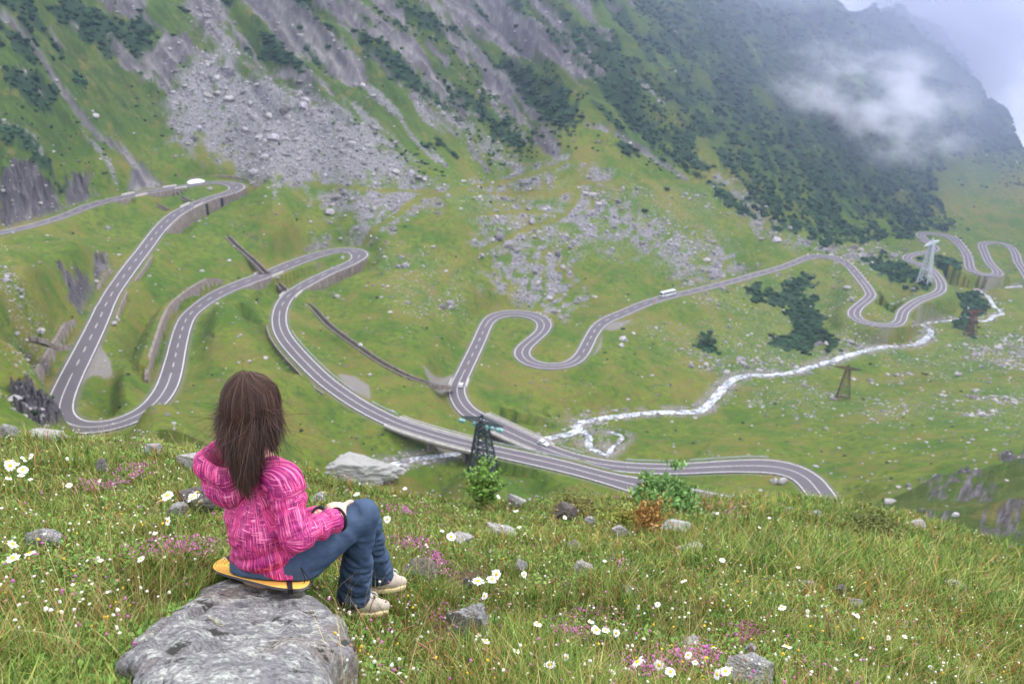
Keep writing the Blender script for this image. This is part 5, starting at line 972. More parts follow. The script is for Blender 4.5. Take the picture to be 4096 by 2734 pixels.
def weave(V):
    q = (V - spine[1]) @ np.array([LT, FT, UP]).T; u = np.arctan2(q[:, 0], -q[:, 1]) * .17; v = q[:, 2]; dt = torso(V); r, l = sleeve(V); out = np.column_stack([u, v, np.zeros(len(V))])
    for dist, A_, B_, C_ in ((r, RSh, REl, RWr), (l, LSh, LEl, LWr)):
        a1 = unit(B_ - A_); a2 = unit(C_ - B_); up = cone(V, A_, B_, .07, .06) < cone(V, B_, C_, .06, .04); s1 = (V - A_) @ a1; s2 = (V - B_) @ a2 + np.linalg.norm(B_ - A_)
        x1 = unit(np.cross(a1, [.3, -1, .2])); y1 = np.cross(a1, x1); x2 = unit(np.cross(a2, [.3, -1, .2])); y2 = np.cross(a2, x2)
        g1_ = np.arctan2((V - A_) @ y1, (V - A_) @ x1) * .065; g2_ = np.arctan2((V - B_) @ y2, (V - B_) @ x2) * .055; m = dist < dt - .012
        out[m] = np.column_stack([np.where(up, g1_, g2_) + 3, np.where(up, s1, s2) + 5, np.ones(len(V))])[m]
    return out
JK = NM('printed_fabric', .6, .3); wa = JK.attr('weave')
def stretch(sx, sy, sc, det=3):
    mp = JK.n('ShaderNodeMapping'); mp.inputs['Scale'].default_value = (sx, sy, 1); JK.l(wa.outputs['Vector'], mp.inputs[0]); return JK.noise(mp.outputs[0], sc, det, .65)
va = stretch(1, .05, 185, 3); ha = stretch(.05, 1, 170, 3); dkp = stretch(.8, 1, 26, 3); big = stretch(1, 1, 20, 2); big2 = stretch(1, .5, 11, 2)
sel = JK.ramp(big, [(.55, (0,) * 3), (.59, (1,) * 3)]); line_ = JK.mix(sel, va, ha); cr_ = JK.math('MAXIMUM', JK.math('MULTIPLY', va, .98), JK.math('MULTIPLY', ha, .96))
c = JK.ramp(line_, [(.40, (.20, .010, .11)), (.45, (.34, .016, .16)), (.50, (.60, .045, .19)), (.58, (.72, .10, .27)), (.66, (.86, .31, .48))])
c2 = JK.ramp(cr_, [(.49, (.27, .012, .13)), (.55, (.68, .08, .26)), (.66, (.88, .36, .55))]); JK.col(JK.mix(JK.math('MULTIPLY', JK.ramp(dkp, [(.50, (0,) * 3), (.55, (.8,) * 3)]), JK.ramp(line_, [(.50, (1,) * 3), (.56, (.15,) * 3)])), JK.mix(JK.ramp(big2, [(.53, (0,) * 3), (.58, (1,) * 3)]), c, c2), (.21, .010, .115))); JK.bump(JK.noise(JK.co(), 45, 3), .25, .004)
wv = weave(V); JO = npmesh('jacket', V, F, JK.m, woman, attrs={'weave': np.column_stack([wv, np.ones(len(V))])})
def ringband(name, c, ax, r, wd, mat, par, sq=1.0):
    ax = unit(ax); x = unit(np.cross(ax, [.2, .1, 1])); y = np.cross(ax, x); m = MB(); n_ = 28; P_ = [c + r * (x * math.cos(2 * math.pi * i / n_) + y * sq * math.sin(2 * math.pi * i / n_)) for i in range(n_ + 1)]; m.tube(P_, wd, 8, cap=False); return m.build(name, mat, par, True)
ringband('cuff', RWr - unit(RWr - REl) * .004, RWr - REl, .041, .0055, BLK, JO); ringband('cuff', LWr - unit(LWr - LEl) * .004, LWr - LEl, .037, .0055, BLK, JO)
m = MB(); c_ = LWr + unit(LWr - LEl) * .0 + UP * .038 + np.array([.012, -.02, 0]); m.tube([c_ - UP * .03, c_, c_ + UP * .024 - FT * .004], [.008, .011, .007], 8); m.build('cuff_tab', BLK, JO, True)
# hood: a thick collar of cloth lying open round the neck
hc = Nk + UP * .044 + np.array([-.062, -.040, 0]); prof = [(.062, -.05), (.070, .0), (.085, .042), (.102, .062), (.116, .058), (.128, .038), (.132, .010), (.116, -.018), (.122, -.034), (.120, -.056), (.100, -.088), (.070, -.110)]
nu, nvp = 72, 0; pr = catmull([(a, b) for a, b in prof], .011); nvp = len(pr); V = []
for i in range(nu):
    th = (i / (nu - 1) - .5) * 2 * 2.75; ca, sa = math.cos(th), math.sin(th); back = .5 + .5 * ca; lf = max(0, -(-sa)) 
    dirv = LT * sa - FT * ca; side_l = max(0, sa)
    for j in range(nvp):
        r, z = pr[j]; k_ = .62 + .46 * back + .16 * side_l * (z > -.03); zz = z * (.55 + .6 * back) + .012 * math.sin(3.1 * th + 1) + .035 * (1 - back) + .02 * side_l; wob_ = 1 + .05 * math.sin(7 * th + j * .35) * (j > nvp * .4)
        V.append(hc + dirv * r * k_ * wob_ * (.86 if sa > 0 else .84) + UP * zz - FT * .012 * back)
V = np.array(V); F = [(i * nvp + j, (i + 1) * nvp + j, (i + 1) * nvp + j + 1, i * nvp + j + 1) for i in range(nu - 1) for j in range(nvp - 1)]
th_ = np.repeat((np.arange(nu) / (nu - 1) - .5) * 5.5, nvp); ss = np.tile(np.arange(nvp) * .011, nu); hw_ = np.column_stack([th_ * .13 + 9, ss + 1.3, np.zeros(len(V)), np.ones(len(V))]); HO = npmesh('hood', V, np.array(F), JK.m, JO, attrs={'weave': hw_})
HO.modifiers.new('s', 'SOLIDIFY').thickness = .004
m = MB(); b = Pw(633, 1012, 2.50); m.tube([b + UP * .012, b - UP * .014], [.011, .010], 10); m.tube([b - UP * .02 + LT * .003, b - UP * .05], [.003, .003], 5); m.build('cord_lock', BLK, JO, True)
# trousers
def legfn(p, H, K_, A_, bend):
    d = smin(cone(p, H, K_, .088, .060), cone(p, K_, A_ + UP * .02, .060, .050), .022); hm = cone(p, K_ * .45 + A_ * .55, A_ + UP * .015, .050, .058); return smin(d, hm, .02)
def trouserfn(p):
    q = (p - Ct) @ np.array([LL_, FL, UP]).T; d = ell(p, Ct - UP * .018 - FL * .005, (.160, .140, .105), np.array([LL_, FL, UP]))
    r = legfn(p, RH, RKn, RAn, 1); l = legfn(p, LH, LKn, LAn, 1)
    w1 = f3(np.stack([p[:, 0] * 11, p[:, 1] * 11, p[:, 2] * 34 + p[:, 0] * 14], -1), 3, 15) - .5; lw = sstep(RKn[2] + .05, RAn[2] + .08, p[:, 2]); 
    r = r - .013 * (1 - np.abs(w1) * 4) * (.15 + .9 * lw) + .003; l = l - .013 * (1 - np.abs(w1) * 4) * (.15 + .9 * lw) + .003
    back = unit(-FL + UP * .2); kb = RKn + back * .05; kd = np.linalg.norm(p - kb, axis=1); r = r + .0035 * np.sin(kd * 170) * sstep(.16, .04, kd)
    d = smin(d, r, .03); d = smin(d, l, .03); nr_k = np.linalg.norm(p - RAn, axis=1) < .16; d = np.where(nr_k, smax(d, (RAn[2] - .012) - p[:, 2], .006), d); nl = np.linalg.norm(p - LAn, axis=1) < .14; d = np.where(nl & ~(nr_k & (np.linalg.norm(p - RAn, axis=1) < np.linalg.norm(p - LAn, axis=1))), smax(d, (LAn[2] - .012) - p[:, 2], .006), d)
    return smax(d, (PL[0] + .034) + PL[1] * p[:, 0] + PL[2] * p[:, 1] - p[:, 2] - 9 * (polysd(p[:, 0], p[:, 1], RXY) < -.02), .004)
tp = np.array([Ct, RKn, LKn, RAn, LAn]); V, F = isosurf(trouserfn, tp.min(0) - [.20, .20, .07], tp.max(0) + [.14, .14, .13], .0066)
TR = NM('navy_fabric', .7, .3); TR.col(TR.ramp(TR.noise(TR.co(), 25, 4), [(.3, (.030, .055, .105)), (.7, (.048, .082, .15))])); TR.bump(TR.noise(TR.co(scale=(1, 1, 2)), 38, 4, .7), .35, .006)
TO = npmesh('trousers', V, F, TR.m, woman)
m = MB(); c0 = Pw(690, 1300, 2.30); 
for k_ in (0, 1): m.tube(catmull([c0, c0 + [.012 + .02 * k_, -.01, -.05], c0 + [-.01 + .05 * k_, 0, -.09], c0 + [.03 + .03 * k_, .01, -.105]], .01), .0016, 5)
m.build('drawcord', BLK, TO, True)
# shoes
SHM = flat('beige_suede', (.50, .43, .36), .85, .2, .15, 40); SOM = flat('gum_sole', (.62, .50, .27), .7, .3, .1, 30); LCM = flat('white_lace', (.78, .77, .75), .8)
def shoe(A_, dr, K_=.86):
    dr = unit([dr[0], dr[1], 0]); g = A_.copy(); g[2] = float(gz(A_[0], A_[1])); toe = A_ + dr * .17; zt = float(gz(toe[0], toe[1])); pitch = math.atan2(zt - g[2], .17) * .8; xd = unit(dr * math.cos(pitch) + UP * math.sin(pitch)); yd = np.cross(UP, dr); zd = np.cross(xd, yd); B_ = np.array([xd, yd, zd]); o = np.array([A_[0], A_[1], max(g[2], A_[2] - .085)]) + zd * .012
    def up(p):
        q = (p - o) @ B_.T / K_; d = cone(q, (-.03, 0, .045), (.06, 0, .045), .038, .040); d = smin(d, cone(q, (.06, 0, .038), (.155, 0, .024), .038, .030), .03); d = smin(d, cone(q, (-.03, 0, .06), (-.012, 0, .10), .036, .038), .03)
        d = smax(d, q[:, 2] - (.098 - .16 * np.clip(q[:, 0], -.06, .02) * 0), .008); return smax(d, .008 - q[:, 2], .006)
    def so(p):
        q = (p - o) @ B_.T / K_; w_ = .039 + .007 * np.sin(np.clip((q[:, 0] + .05) / .22, 0, 1) * 5.2 - 1.2); d = cone(q * [1, 1, 0] , (-.035, 0, 0), (.150, 0, 0), .001, .001) - w_; return smax(d, np.abs(q[:, 2] - .004) - .013, .005)
    V1, F1 = isosurf(up, o - .24, o + .24, .0052); s_ = npmesh('shoe', V1, F1, SHM, woman); V2, F2 = isosurf(so, o - .24, o + .24, .0052); npmesh('sole', V2, F2, SOM, s_)
    m = MB()
    for i in range(5):
        x_ = .045 + i * .016; z_ = .094 - i * .0075; pts = [o + np.array([x_ + .006 * (-1) ** k2, y_, z_ - abs(y_) * .42 + .002]) @ B_ * K_ for k2, y_ in enumerate((-.026, -.012, 0, .012, .026))]; m.tube(pts, .0022, 5)
    for s in (-1, 1): c_ = o + np.array([.035, 0, .102]) @ B_ * K_; m.tube(catmull([c_, c_ + np.array([.01, s * .02, .012]) @ B_, c_ + np.array([.03, s * .028, -.006]) @ B_, c_ + np.array([.012, s * .012, -.004]) @ B_], .006), .0022, 5)
    m.build('laces', LCM, s_, True)
    m = MB(); m.tube([A_ + UP * .05, A_ - UP * .03], [.036, .034], 14); m.build('sock', flat('black_sock', (.01, .012, .02), .9), woman, True)
shoe(RAn, (.74, .66)); shoe(LAn, (.62, .78))
# hair: a dense cap with long strands over it
HR = NM('brown_hair', .5, .28); ta = HR.attr('tint'); HR.col(HR.mix(1.0, (.058, .029, .020), ta.outputs['Color'], 'MULTIPLY')); rg = np.random.default_rng(5)
hr_ = np.array([.088, .108, .118]); hcen = Hd + HU * .012 - HF * .012
def scalp(az, el):                          # az measured from the back of the head, to the left positive
    v = np.array([math.sin(az) * math.cos(el), -math.cos(az) * math.cos(el), math.sin(el)]); return v
def strands(n, rng, wmul=1.0, rscale=1.0, wisp=0.0):
    Vv, Ff, T_ = [], [], []; base = 0; m_ = 22
    for i in range(n):
        el0 = rng.uniform(.9, 1.45); az = rng.normal(0, 1.0) if rng.random() < .75 else rng.uniform(-2.1, 2.1); az = max(-2.2, min(2.2, az)); side = az; ln = rng.uniform(.17, .315) - .04 * (abs(az) > .5); eend = rng.normal(-.12, .28); grp = math.sin(az * 5 + 1) * .5 + math.sin(az * 11) * .3
        pts = []; p = None; k = rng.uniform(.96, 1.05) * rscale * (1 + .02 * grp); jit = rng.normal(0, .006, 3) ; cl = rng.normal(0, .22) + math.sin(az * 9 + el0 * 3)
        arc = 9
        for j in range(arc):                 # over the skull
            el = el0 + (eend - el0) * (j / (arc - 1)) ** .9; v = scalp(az * (.35 + .65 * min(1, (j + 1) / 5)), el); pts.append(hcen + (HM.T @ (v * hr_)) * k)
        p = pts[-1]; rest = ln - .11 + (.05 if abs(az) < .9 else -.03); st = rest / (m_ - arc)
        L_side = az > .8                     # locks on the far left fall outward over the hood
        tgt = {True: (LT * .62 - FT * .34), False: (-LT * .12 - FT * .30)}[L_side]
        if az < -1.0: ln = min(ln, .25)
        if az < -1.0: tgt = -LT * .10 - FT * .05
        for j in range(m_ - arc):
            f = j / (m_ - arc - 1); drp = np.array([0, 0, -1.0]); dv = drp + tgt * (1.15 * math.sin(f * 2.2) if L_side else 1.0 * math.sin(f * 3.0)) * (1 if not L_side else (az - .6) * 1.5)
            if not L_side and az > -1.0: dv = dv + (hcen + [.018, 0, 0] - p) * [4.2, .6, 0] * (1.5 * f)
            oh = (pts[8] - hcen) * [1, 1, 0]; dv = dv + unit(oh) * .05 * (1 - f) ** 2 + (LT * cl * .055 + FT * grp * .06); p = p + unit(dv) * st
            pts.append(p + jit * f * (2.0 + 3 * wisp))
        pts = np.array(pts); tdir = np.gradient(pts, axis=0); tdir /= np.linalg.norm(tdir, axis=1)[:, None]; out = pts - hcen; out[:, 2] = np.maximum(out[:, 2], 0); wv_ = np.cross(tdir, out + rng.normal(0, .03, 3)); wv_ /= np.linalg.norm(wv_, axis=1)[:, None] + 1e-9
        wd = rng.uniform(.0007, .0017) * wmul * (1 - .75 * np.linspace(0, 1, m_) ** 2.2); t = rng.uniform(.5, 1.1) * (1 + .35 * math.sin(az * 17 + 2 * grp)) + (rng.random() < .10) * rng.uniform(.4, 1.3)
        A = pts + wv_ * wd[:, None]; B = pts - wv_ * wd[:, None]; C_ = pts + (out / np.linalg.norm(out, axis=1)[:, None]) * wd[:, None] * .8
        Vv += [A, C_, B]; kk = np.arange(m_ - 1); Ff += [np.stack([kk, kk + 1, kk + 1 + m_, kk + m_], 1) + base, np.stack([kk + m_, kk + m_ + 1, kk + 1 + 2 * m_, kk + 2 * m_], 1) + base]; base += 3 * m_
        g = t * np.linspace(1.15, .95, m_); T_ += [np.column_stack([g, g * 1.0, g * .98, np.ones(m_)])] * 3
    return np.vstack(Vv), np.vstack(Ff), np.vstack(T_)
def capfn(p):
    q = (p - hcen) @ HM.T; d = ell(q, (0, 0, 0), hr_ * .99); b1 = cone(p, hcen - HU * .06 - HF * .040, hcen - HU * .16 - HF * .07 + HL * -.01, .066, .046); b2 = cone(p, hcen - HU * .16 - HF * .07 - HL * .01, hcen - HU * .245 - HF * .10 - HL * .035, .042, .012)
    b3 = cone(p, hcen - HU * .04 + HL * .045 - HF * .01, hcen - HU * .13 + HL * .070 - HF * .03, .042, .016); b4 = cone(p, hcen - HU * .04 - HL * .055, hcen - HU * .15 - HL * .070, .036, .012); d = smin(smin(smin(d, b1, .03), b2, .02), smin(b3, b4, .02), .025)
    d = d + .007 * np.sin(np.arctan2(q[:, 0], -q[:, 1]) * 22 + q[:, 2] * 12) * .5; face = ell(p, hcen + HF * .125 - HU * .045, (.066, .075, .095), HM); return smax(d, -face, .02)
V, F = isosurf(capfn, hcen - [.2, .2, .40], hcen + [.2, .2, .16], .0058); V2, F2, T2 = strands(6500, rg); T1 = np.tile([.42, .40, .40, 1.0], (len(V), 1))
hair = npmesh('hair', np.vstack([V, V2]), np.vstack([F, F2 + len(V)]), HR.m, woman, attrs={'tint': np.vstack([T1, T2])})
V2, F2, T2 = strands(420, np.random.default_rng(9), .45, 1.09, 4.5); npmesh('loose_hair', V2, F2, HR.m, hair, attrs={'tint': T2})

# ---------------------------------------------------------------- stones in the meadow
GRK = lichen('meadow_rock', ((.14, .14, .145), (.42, .41, .41)), 1.6, 0, .5, .6); RUK = lichen('rusty_rock', ((.12, .11, .11), (.30, .27, .27)), 1.4, .8, .3, .3); DKK = lichen('dark_rock', ((.04, .035, .035), (.16, .13, .12)), 1.4, .3, .2, .4); PLK = lichen('pale_rock', ((.24, .235, .23), (.54, .52, .50)), 1.6, 0, .4, .4)
STN = [ # x, y (survey), width px, height px, depth/width, label, material, ymin
 (445,1062,105,50,.8,'long pale rock just left of the jacket hood',PLK,3),(82,1240,112,52,.7,'flat grey rock with a mossy side at the left edge',GRK,1.5),(438,1150,100,60,.8,'dark layered rock behind the daisies left of the jacket',DKK,2),(400,1175,60,40,.8,'small grey rock beside the layered rock',GRK,2),
 (232,1068,36,38,.9,'small upright grey stone in the left meadow',GRK,2),(18,990,60,42,.8,'rock at the far left end of the meadow edge',GRK,3),(112,1002,96,20,.6,'flat slab on the meadow edge before the wide hairpin',PLK,3),(518,1165,38,28,.9,'small grey stone touching the back of the jacket',GRK,2),(345,1035,60,24,.7,'grey stone in the grass left of the pale rock',GRK,3),
 (820,1090,235,66,.55,'big weathered outcrop behind the woman, above the stream',PLK,5),(1075,1440,110,135,.85,'angular grey rock with a rusty side, right of the shoes',GRK,1.8),(962,1318,98,66,.8,'rounded stone with rust red flank before the far shoe',RUK,2),(1195,1300,42,34,.9,'small round blue grey stone in mid meadow',GRK,2),
 (1340,1306,52,26,.8,'pale stone right of the round blue grey stone',PLK,2),(1148,1220,72,28,.7,'pale flat stone in the grass right of the knee',PLK,3),(1062,1238,54,18,.8,'low flat stone right of the blue knee',PLK,3),(1318,1256,50,22,.8,'small rusty stone in mid meadow',RUK,3),
 (1556,1214,84,26,.7,'large pale flat stone below the feathery clump',PLK,4),(1424,1222,50,24,.8,'pale stone half sunk beside the orange shrub',PLK,4),(1588,1268,92,34,.7,'pale grey stone on the green slope, right of centre',PLK,3),(1932,1356,42,30,.9,'dark rusty stone in the long grass',DKK,3),(1966,1384,42,20,.8,'grey stone just below the dark rusty one',GRK,3),
 (2195,1345,74,24,.6,'pale flat slab in the long grass at right',PLK,3),(1735,1555,130,84,.8,'big lichen spotted stone at the bottom right',GRK,1.8),(1722,1492,46,44,.8,'grey stone behind the big spotted one',GRK,1.8),(1180,1148,52,44,.7,'pale leaning stone right of the leafy bush',PLK,4),(1356,1196,34,24,.9,'small dark stone by the heather mound',GRK,4),
 (1592,1480,62,44,.8,'grey stone with thyme growing round it',GRK,2),(972,1548,34,20,.9,'small blue grey stone at the bottom edge',GRK,1.5),(1812,1172,30,18,.9,'small pale stone near the crest, left one',PLK,6),(1876,1180,32,22,.9,'small pale stone near the crest, right one',PLK,6),(1075,1342,44,26,.9,'dark stone on the bare soil patch',DKK,2),
 (2262,1492,36,24,.9,'dark stone in the grass at lower right',DKK,2),(1855,1340,46,26,.6,'grey stone left of the dark rusty one',GRK,3),(1450,1365,54,34,.8,'half buried grey stone in mid meadow',GRK,2),(1300,1345,28,26,.9,'small dark stone in mid meadow',DKK,2),(2110,1210,50,18,.8,'flat stone on the right shoulder of the slope',PLK,5),(1300,1180,70,40,.8,'dark mossy rock in the heather mound',DKK,5),(730,1145,50,26,.8,'pale stone behind the jacket sleeve',PLK,4)]
SXY = []
for i, (x, y, w_, h_, dp, lb, mt, ym) in enumerate(STN):
    p = spot(x, y + h_ * .38, ym); dd = p[1] * CP - p[2] * SP; W_ = w_ / 1827 * dd; H_ = h_ / 1827 * dd * 1.05; boulder('rock', p + [0, W_ * dp * .3, 0], (W_ * 1.08, W_ * dp, H_ * 1.5), lb, 'rock', mt, 300 + i, 'stones in the meadow', cuts=20, sub=4, rz=((i * 37) % 50 - 25) / 60, rot=(.25, ((i * 53) % 40 - 20) / 90), depth=.22 if w_ > 200 else .12, sink=.34)
    SXY.append((p[0], p[1] + W_ * dp * .3, W_ * .5, W_ * dp * .5))
# ---------------------------------------------------------------- grass
def inner(x, y, m=.8):
    k = polysd(x, y, RXY) > .02
    for sx, sy, rx, ry in SXY: k |= ((x - sx) / (rx * m)) ** 2 + ((y - sy) / (ry * m)) ** 2 < 1
    for A_, B_ in ((RAn, RAn + [.12, .1, 0]), (LAn, LAn + [.1, .12, 0])): k |= linesd(x, y, [A_[:2], B_[:2]]) < .05
    return k
rg = np.random.default_rng(21)
def field(n, ylo=1.3, frac=.55, yhi=30):
    a = rg.uniform(-1.0, 1.1, n); m = rg.random(n) < frac; Y = np.where(m, 1 / rg.uniform(1 / yhi, 1 / ylo, n), np.exp(rg.uniform(math.log(ylo), math.log(yhi), n))); yc = np.interp(a, CA, CY); k = Y < yc * 1.35; a, Y = a[k], Y[k]; x = a * Y; z = gz(x, Y)
    s_ = samp(soil.reshape(nr_, nc_), x, Y); k = ~inner(x, Y) & (rg.random(len(x)) > s_ * .85); return x[k], Y[k], z[k]
GRM = NM('grass_blade', .6, .25); ta = GRM.attr('tint'); GRM.col(ta.outputs['Color'])
def blades(name, x, y, z, h, w, lean, cols, segs=3):
    n = len(x); th = rg.uniform(0, 6.283, n); ph = rg.uniform(0, 6.283, n); L_ = lean * h; wx, wy = np.cos(th) * w, np.sin(th) * w; V = []; lx = np.cos(ph) * L_ + .05 * h; ly = np.sin(ph) * L_
    for j in range(segs): f = j / segs; k = (1 - f * .55); cx, cy, cz = x + lx * f * f, y + ly * f * f, z + h * (f - .25 * lean * f * f); V += [np.column_stack([cx - wx * k, cy - wy * k, cz]), np.column_stack([cx + wx * k, cy + wy * k, cz])]
    V.append(np.column_stack([x + lx, y + ly, z + h * (1 - .25 * lean)])); m = 2 * segs + 1; VV = np.stack(V, 1).reshape(-1, 3); b = np.arange(n) * m
    Q = np.vstack([np.stack([b + 2 * j, b + 2 * j + 1, b + 2 * j + 3, b + 2 * j + 2], 1) for j in range(segs - 1)]); T = np.stack([b + 2 * segs - 2, b + 2 * segs - 1, b + 2 * segs], 1)
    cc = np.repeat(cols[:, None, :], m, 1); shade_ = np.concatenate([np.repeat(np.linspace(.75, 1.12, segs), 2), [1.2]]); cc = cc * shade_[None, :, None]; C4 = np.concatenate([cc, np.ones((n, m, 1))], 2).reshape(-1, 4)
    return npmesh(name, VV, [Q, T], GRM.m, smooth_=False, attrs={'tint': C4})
x, y, z = field(330000); n = len(x); a = x / y; px_, py_ = to_px(a, -z / y)
pn = fbm(x * 1.6, y * 1.6, 3, 201); pn2 = fbm(x * .55, y * .55, 3, 203); u = rg.random(n)
long_ = np.clip(sstep(.05, .5, a) * sstep(3.0, 5.5, y) + sstep(.55, .75, pn) * .4, 0, 1); h = (.035 + .05 * u + .06 * (pn - .4)) * (1 + 1.7 * long_) * rg.uniform(.7, 1.35, n); h = np.clip(h, .02, .34); w = (.0011 + .0013 * rg.random(n)) * np.maximum(1, y / 2.6)
G0 = np.array([[.10, .19, .028], [.175, .255, .042], [.27, .28, .06], [.40, .33, .13], [.33, .13, .045], [.055, .115, .024]]); pr = np.zeros((n, 6)); pr[:, 0] = .34; pr[:, 1] = .34 * (.6 + pn); pr[:, 2] = .20 * (.4 + pn2); pr[:, 3] = .10 + .12 * sstep(.5, .65, pn2) * (1 - long_ * .6)
pr[:, 4] = .04 + .20 * sstep(.52, .66, fbm(x * .9, y * .9, 3, 207)) * sstep(-.1, .2, a) + .10 * sstep(.55, .7, pn) * (a < 0); pr[:, 5] = .18 + .2 * long_; pr /= pr.sum(1)[:, None]; kk = (pr.cumsum(1) < rg.random(n)[:, None]).sum(1).clip(0, 5); cols = G0[kk] * rg.uniform(.7, 1.3, n)[:, None] * (.75 + .5 * pn2)[:, None]
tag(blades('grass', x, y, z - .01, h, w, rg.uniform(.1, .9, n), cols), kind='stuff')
x, y, z = field(11000, 1.5, .5); n = len(x); h = rg.uniform(.12, .30, n); k4 = rg.random(n); cols = np.where(k4[:, None] < .4, [.50, .40, .18], np.where(k4[:, None] < .7, [.42, .19, .09], [.28, .35, .08])) * rg.uniform(.7, 1.2, n)[:, None]
tag(blades('tall_grass_stems', x, y, z, h, .0009 * np.maximum(1, y / 3.2), rg.uniform(.1, .7, n), cols, 4), kind='stuff')
# seed heads and tiny pale flowers scattered through the turf
SDM = NM('seed_head', .8, .2); ta = SDM.attr('tint'); SDM.col(ta.outputs['Color'])
x, y, z = field(4500, 1.6, .5); n = len(x); k4 = rg.random(n); sz = rg.uniform(.003, .006, n) * np.maximum(1, y / 5); hh = rg.uniform(.07, .20, n); cols = np.where(k4[:, None] < .45, [.70, .68, .58], np.where(k4[:, None] < .75, [.28, .18, .12], np.where(k4[:, None] < .9, [.42, .13, .33], [.65, .42, .04])))
o = scatter('small_flower_heads', ico(0), np.column_stack([x, y, z + hh]), sz, rg, (.7, 1.2), .25, cols, SDM.m); tag(o, kind='stuff')
# broad leaves low in the turf
x, y, z = field(60000, 1.3, .75, 12); n = len(x); pn = fbm(x * 2.5, y * 2.5, 3, 211); k = pn > .42; x, y, z = x[k], y[k], z[k]; n = len(x); L_ = rg.uniform(.009, .028, n) * np.maximum(1, y / 5); th = rg.uniform(0, 6.28, n); up_ = rg.uniform(.1, .9, n); dx, dy = np.cos(th), np.sin(th); c = np.column_stack([x, y, z + rg.uniform(.0, .04, n)])
d_ = np.column_stack([dx, dy, up_]); s_ = np.column_stack([-dy, dx, np.zeros(n)]); V = np.stack([c, c + d_ * (L_ * .5)[:, None] + s_ * (L_ * .3)[:, None], c + d_ * L_[:, None] * [1, 1, .8], c + d_ * (L_ * .5)[:, None] - s_ * (L_ * .3)[:, None]], 1).reshape(-1, 3)
tc = np.where(rg.random(n)[:, None] < .7, [.11, .25, .04], [.20, .31, .06]) * rg.uniform(.6, 1.35, n)[:, None]; o = npmesh('herb_leaves', V, np.arange(n * 4).reshape(n, 4), GRM.m, smooth_=False, attrs={'tint': np.repeat(np.column_stack([tc, np.ones(n)]), 4, 0)}); tag(o, kind='stuff')
# ---------------------------------------------------------------- daisies
PET = flat('white_petal', (.86, .86, .84), .6, .3); YEL = flat('yellow_disc', (.80, .48, .02), .8, .2, .25, 300); STM = flat('green_stem', (.11, .17, .03), .7)
ORDN = 'first second third fourth fifth sixth seventh eighth ninth tenth eleventh twelfth thirteenth fourteenth'.split()
DC = [ # clump: phrase, points (survey x, y, width px), bare height
 ('by the left edge of the meadow', [(15,1290,34),(28,1255,26),(62,1278,26),(44,1302,16)]), ('in the upper left meadow', [(20,1072,22),(40,1070,20),(40,1090,26),(58,1068,20),(72,1086,26),(80,1060,16),(24,1102,16),(78,1104,14),(58,1098,18)]),
 ('on the crest before the hairpin', [(125,982,12),(232,985,12),(240,975,14),(258,982,13),(268,974,16),(280,977,13),(262,1000,10),(300,990,12),(325,1000,10),(352,985,10),(196,992,10)]), ('beside the dark layered rock', [(437,1156,28),(432,1172,26),(448,1170,28),(466,1156,24),(370,1192,26),(388,1184,26),(386,1214,22)]),
 ('in the grass left of the jacket', [(310,1220,18),(352,1238,14),(318,1290,20),(230,1290,14),(165,1130,16),(228,1110,12),(270,1140,14),(352,1090,12),(410,1108,14),(152,1058,10),(425,1085,10)]), ('in the grass behind the blue knee', [(800,1150,18),(812,1160,16),(740,1148,14),(900,1150,12),(925,1142,12),(945,1128,12),(1165,1140,12),(1122,1136,14),(1040,1105,12),(1058,1110,10),(990,1125,12)]),
 ('right of the shoes', [(895,1210,18),(1048,1255,24),(1110,1340,32),(1130,1335,26),(1140,1345,24),(1118,1380,20),(980,1262,14),(1018,1232,12)]), ('in mid meadow', [(1148,1358,20),(1205,1332,16),(1178,1196,14),(1208,1240,14),(1190,1218,12),(1142,1170,12),(1235,1440,22),(1182,1498,22),(1300,1208,12),(1390,1295,12)]),
 ('in the low centre meadow', [(1110,1478,24),(1092,1468,16),(1256,1528,30),(1310,1488,26),(1300,1515,20),(1375,1450,26),(1395,1448,22),(1420,1462,20),(1355,1430,18)]), ('at the bottom edge, left of the spotted stone', [(1466,1545,34),(1500,1532,26),(1545,1562,26),(1580,1522,22),(1595,1530,18),(1630,1505,24),(1412,1555,22),(1640,1545,28),(1660,1558,26)]),
 ('on the slope above the spotted stone', [(1788,1490,26),(1782,1412,20),(1722,1330,16),(1650,1300,16),(1560,1345,18),(1690,1372,14),(1505,1405,16),(1462,1395,14)]), ('on the long grass slope at right', [(1960,1412,14),(1972,1418,14),(1950,1350,12),(2040,1478,14),(2080,1470,14),(2062,1500,12),(1828,1315,12),(1740,1220,10),(1855,1405,12),(2010,1430,12),(2140,1545,14)]), ('near the crest of the right slope', [(1700,1178,9),(1760,1195,9),(1540,1160,9),(1600,1150,9),(1640,1195,9),(1905,1240,9),(1820,1250,10)])]
MWID = 0
def petals(R_, npt, rng):
    m = MB()
    for k in range(npt):
        an = 2 * math.pi * (k + rng.uniform(-.2, .2)) / npt; ca, sa = math.cos(an), math.sin(an); l = R_ * rng.uniform(.85, 1.05); w_ = R_ * .17; dr = rng.uniform(-.25, .1) * R_
        P_ = [(.22 * R_, -w_ * .5, 0), (.7 * l, -w_, .02 * R_ + dr * .4), (l, -w_ * .3, dr), (l, w_ * .3, dr), (.7 * l, w_, .02 * R_ + dr * .4), (.22 * R_, w_ * .5, 0)]; m.add([(x_ * ca - y_ * sa, x_ * sa + y_ * ca, z_) for x_, y_, z_ in P_], [(0, 1, 4, 5), (1, 2, 3, 4)])
    return m
protos = []; rr = random.Random(3)
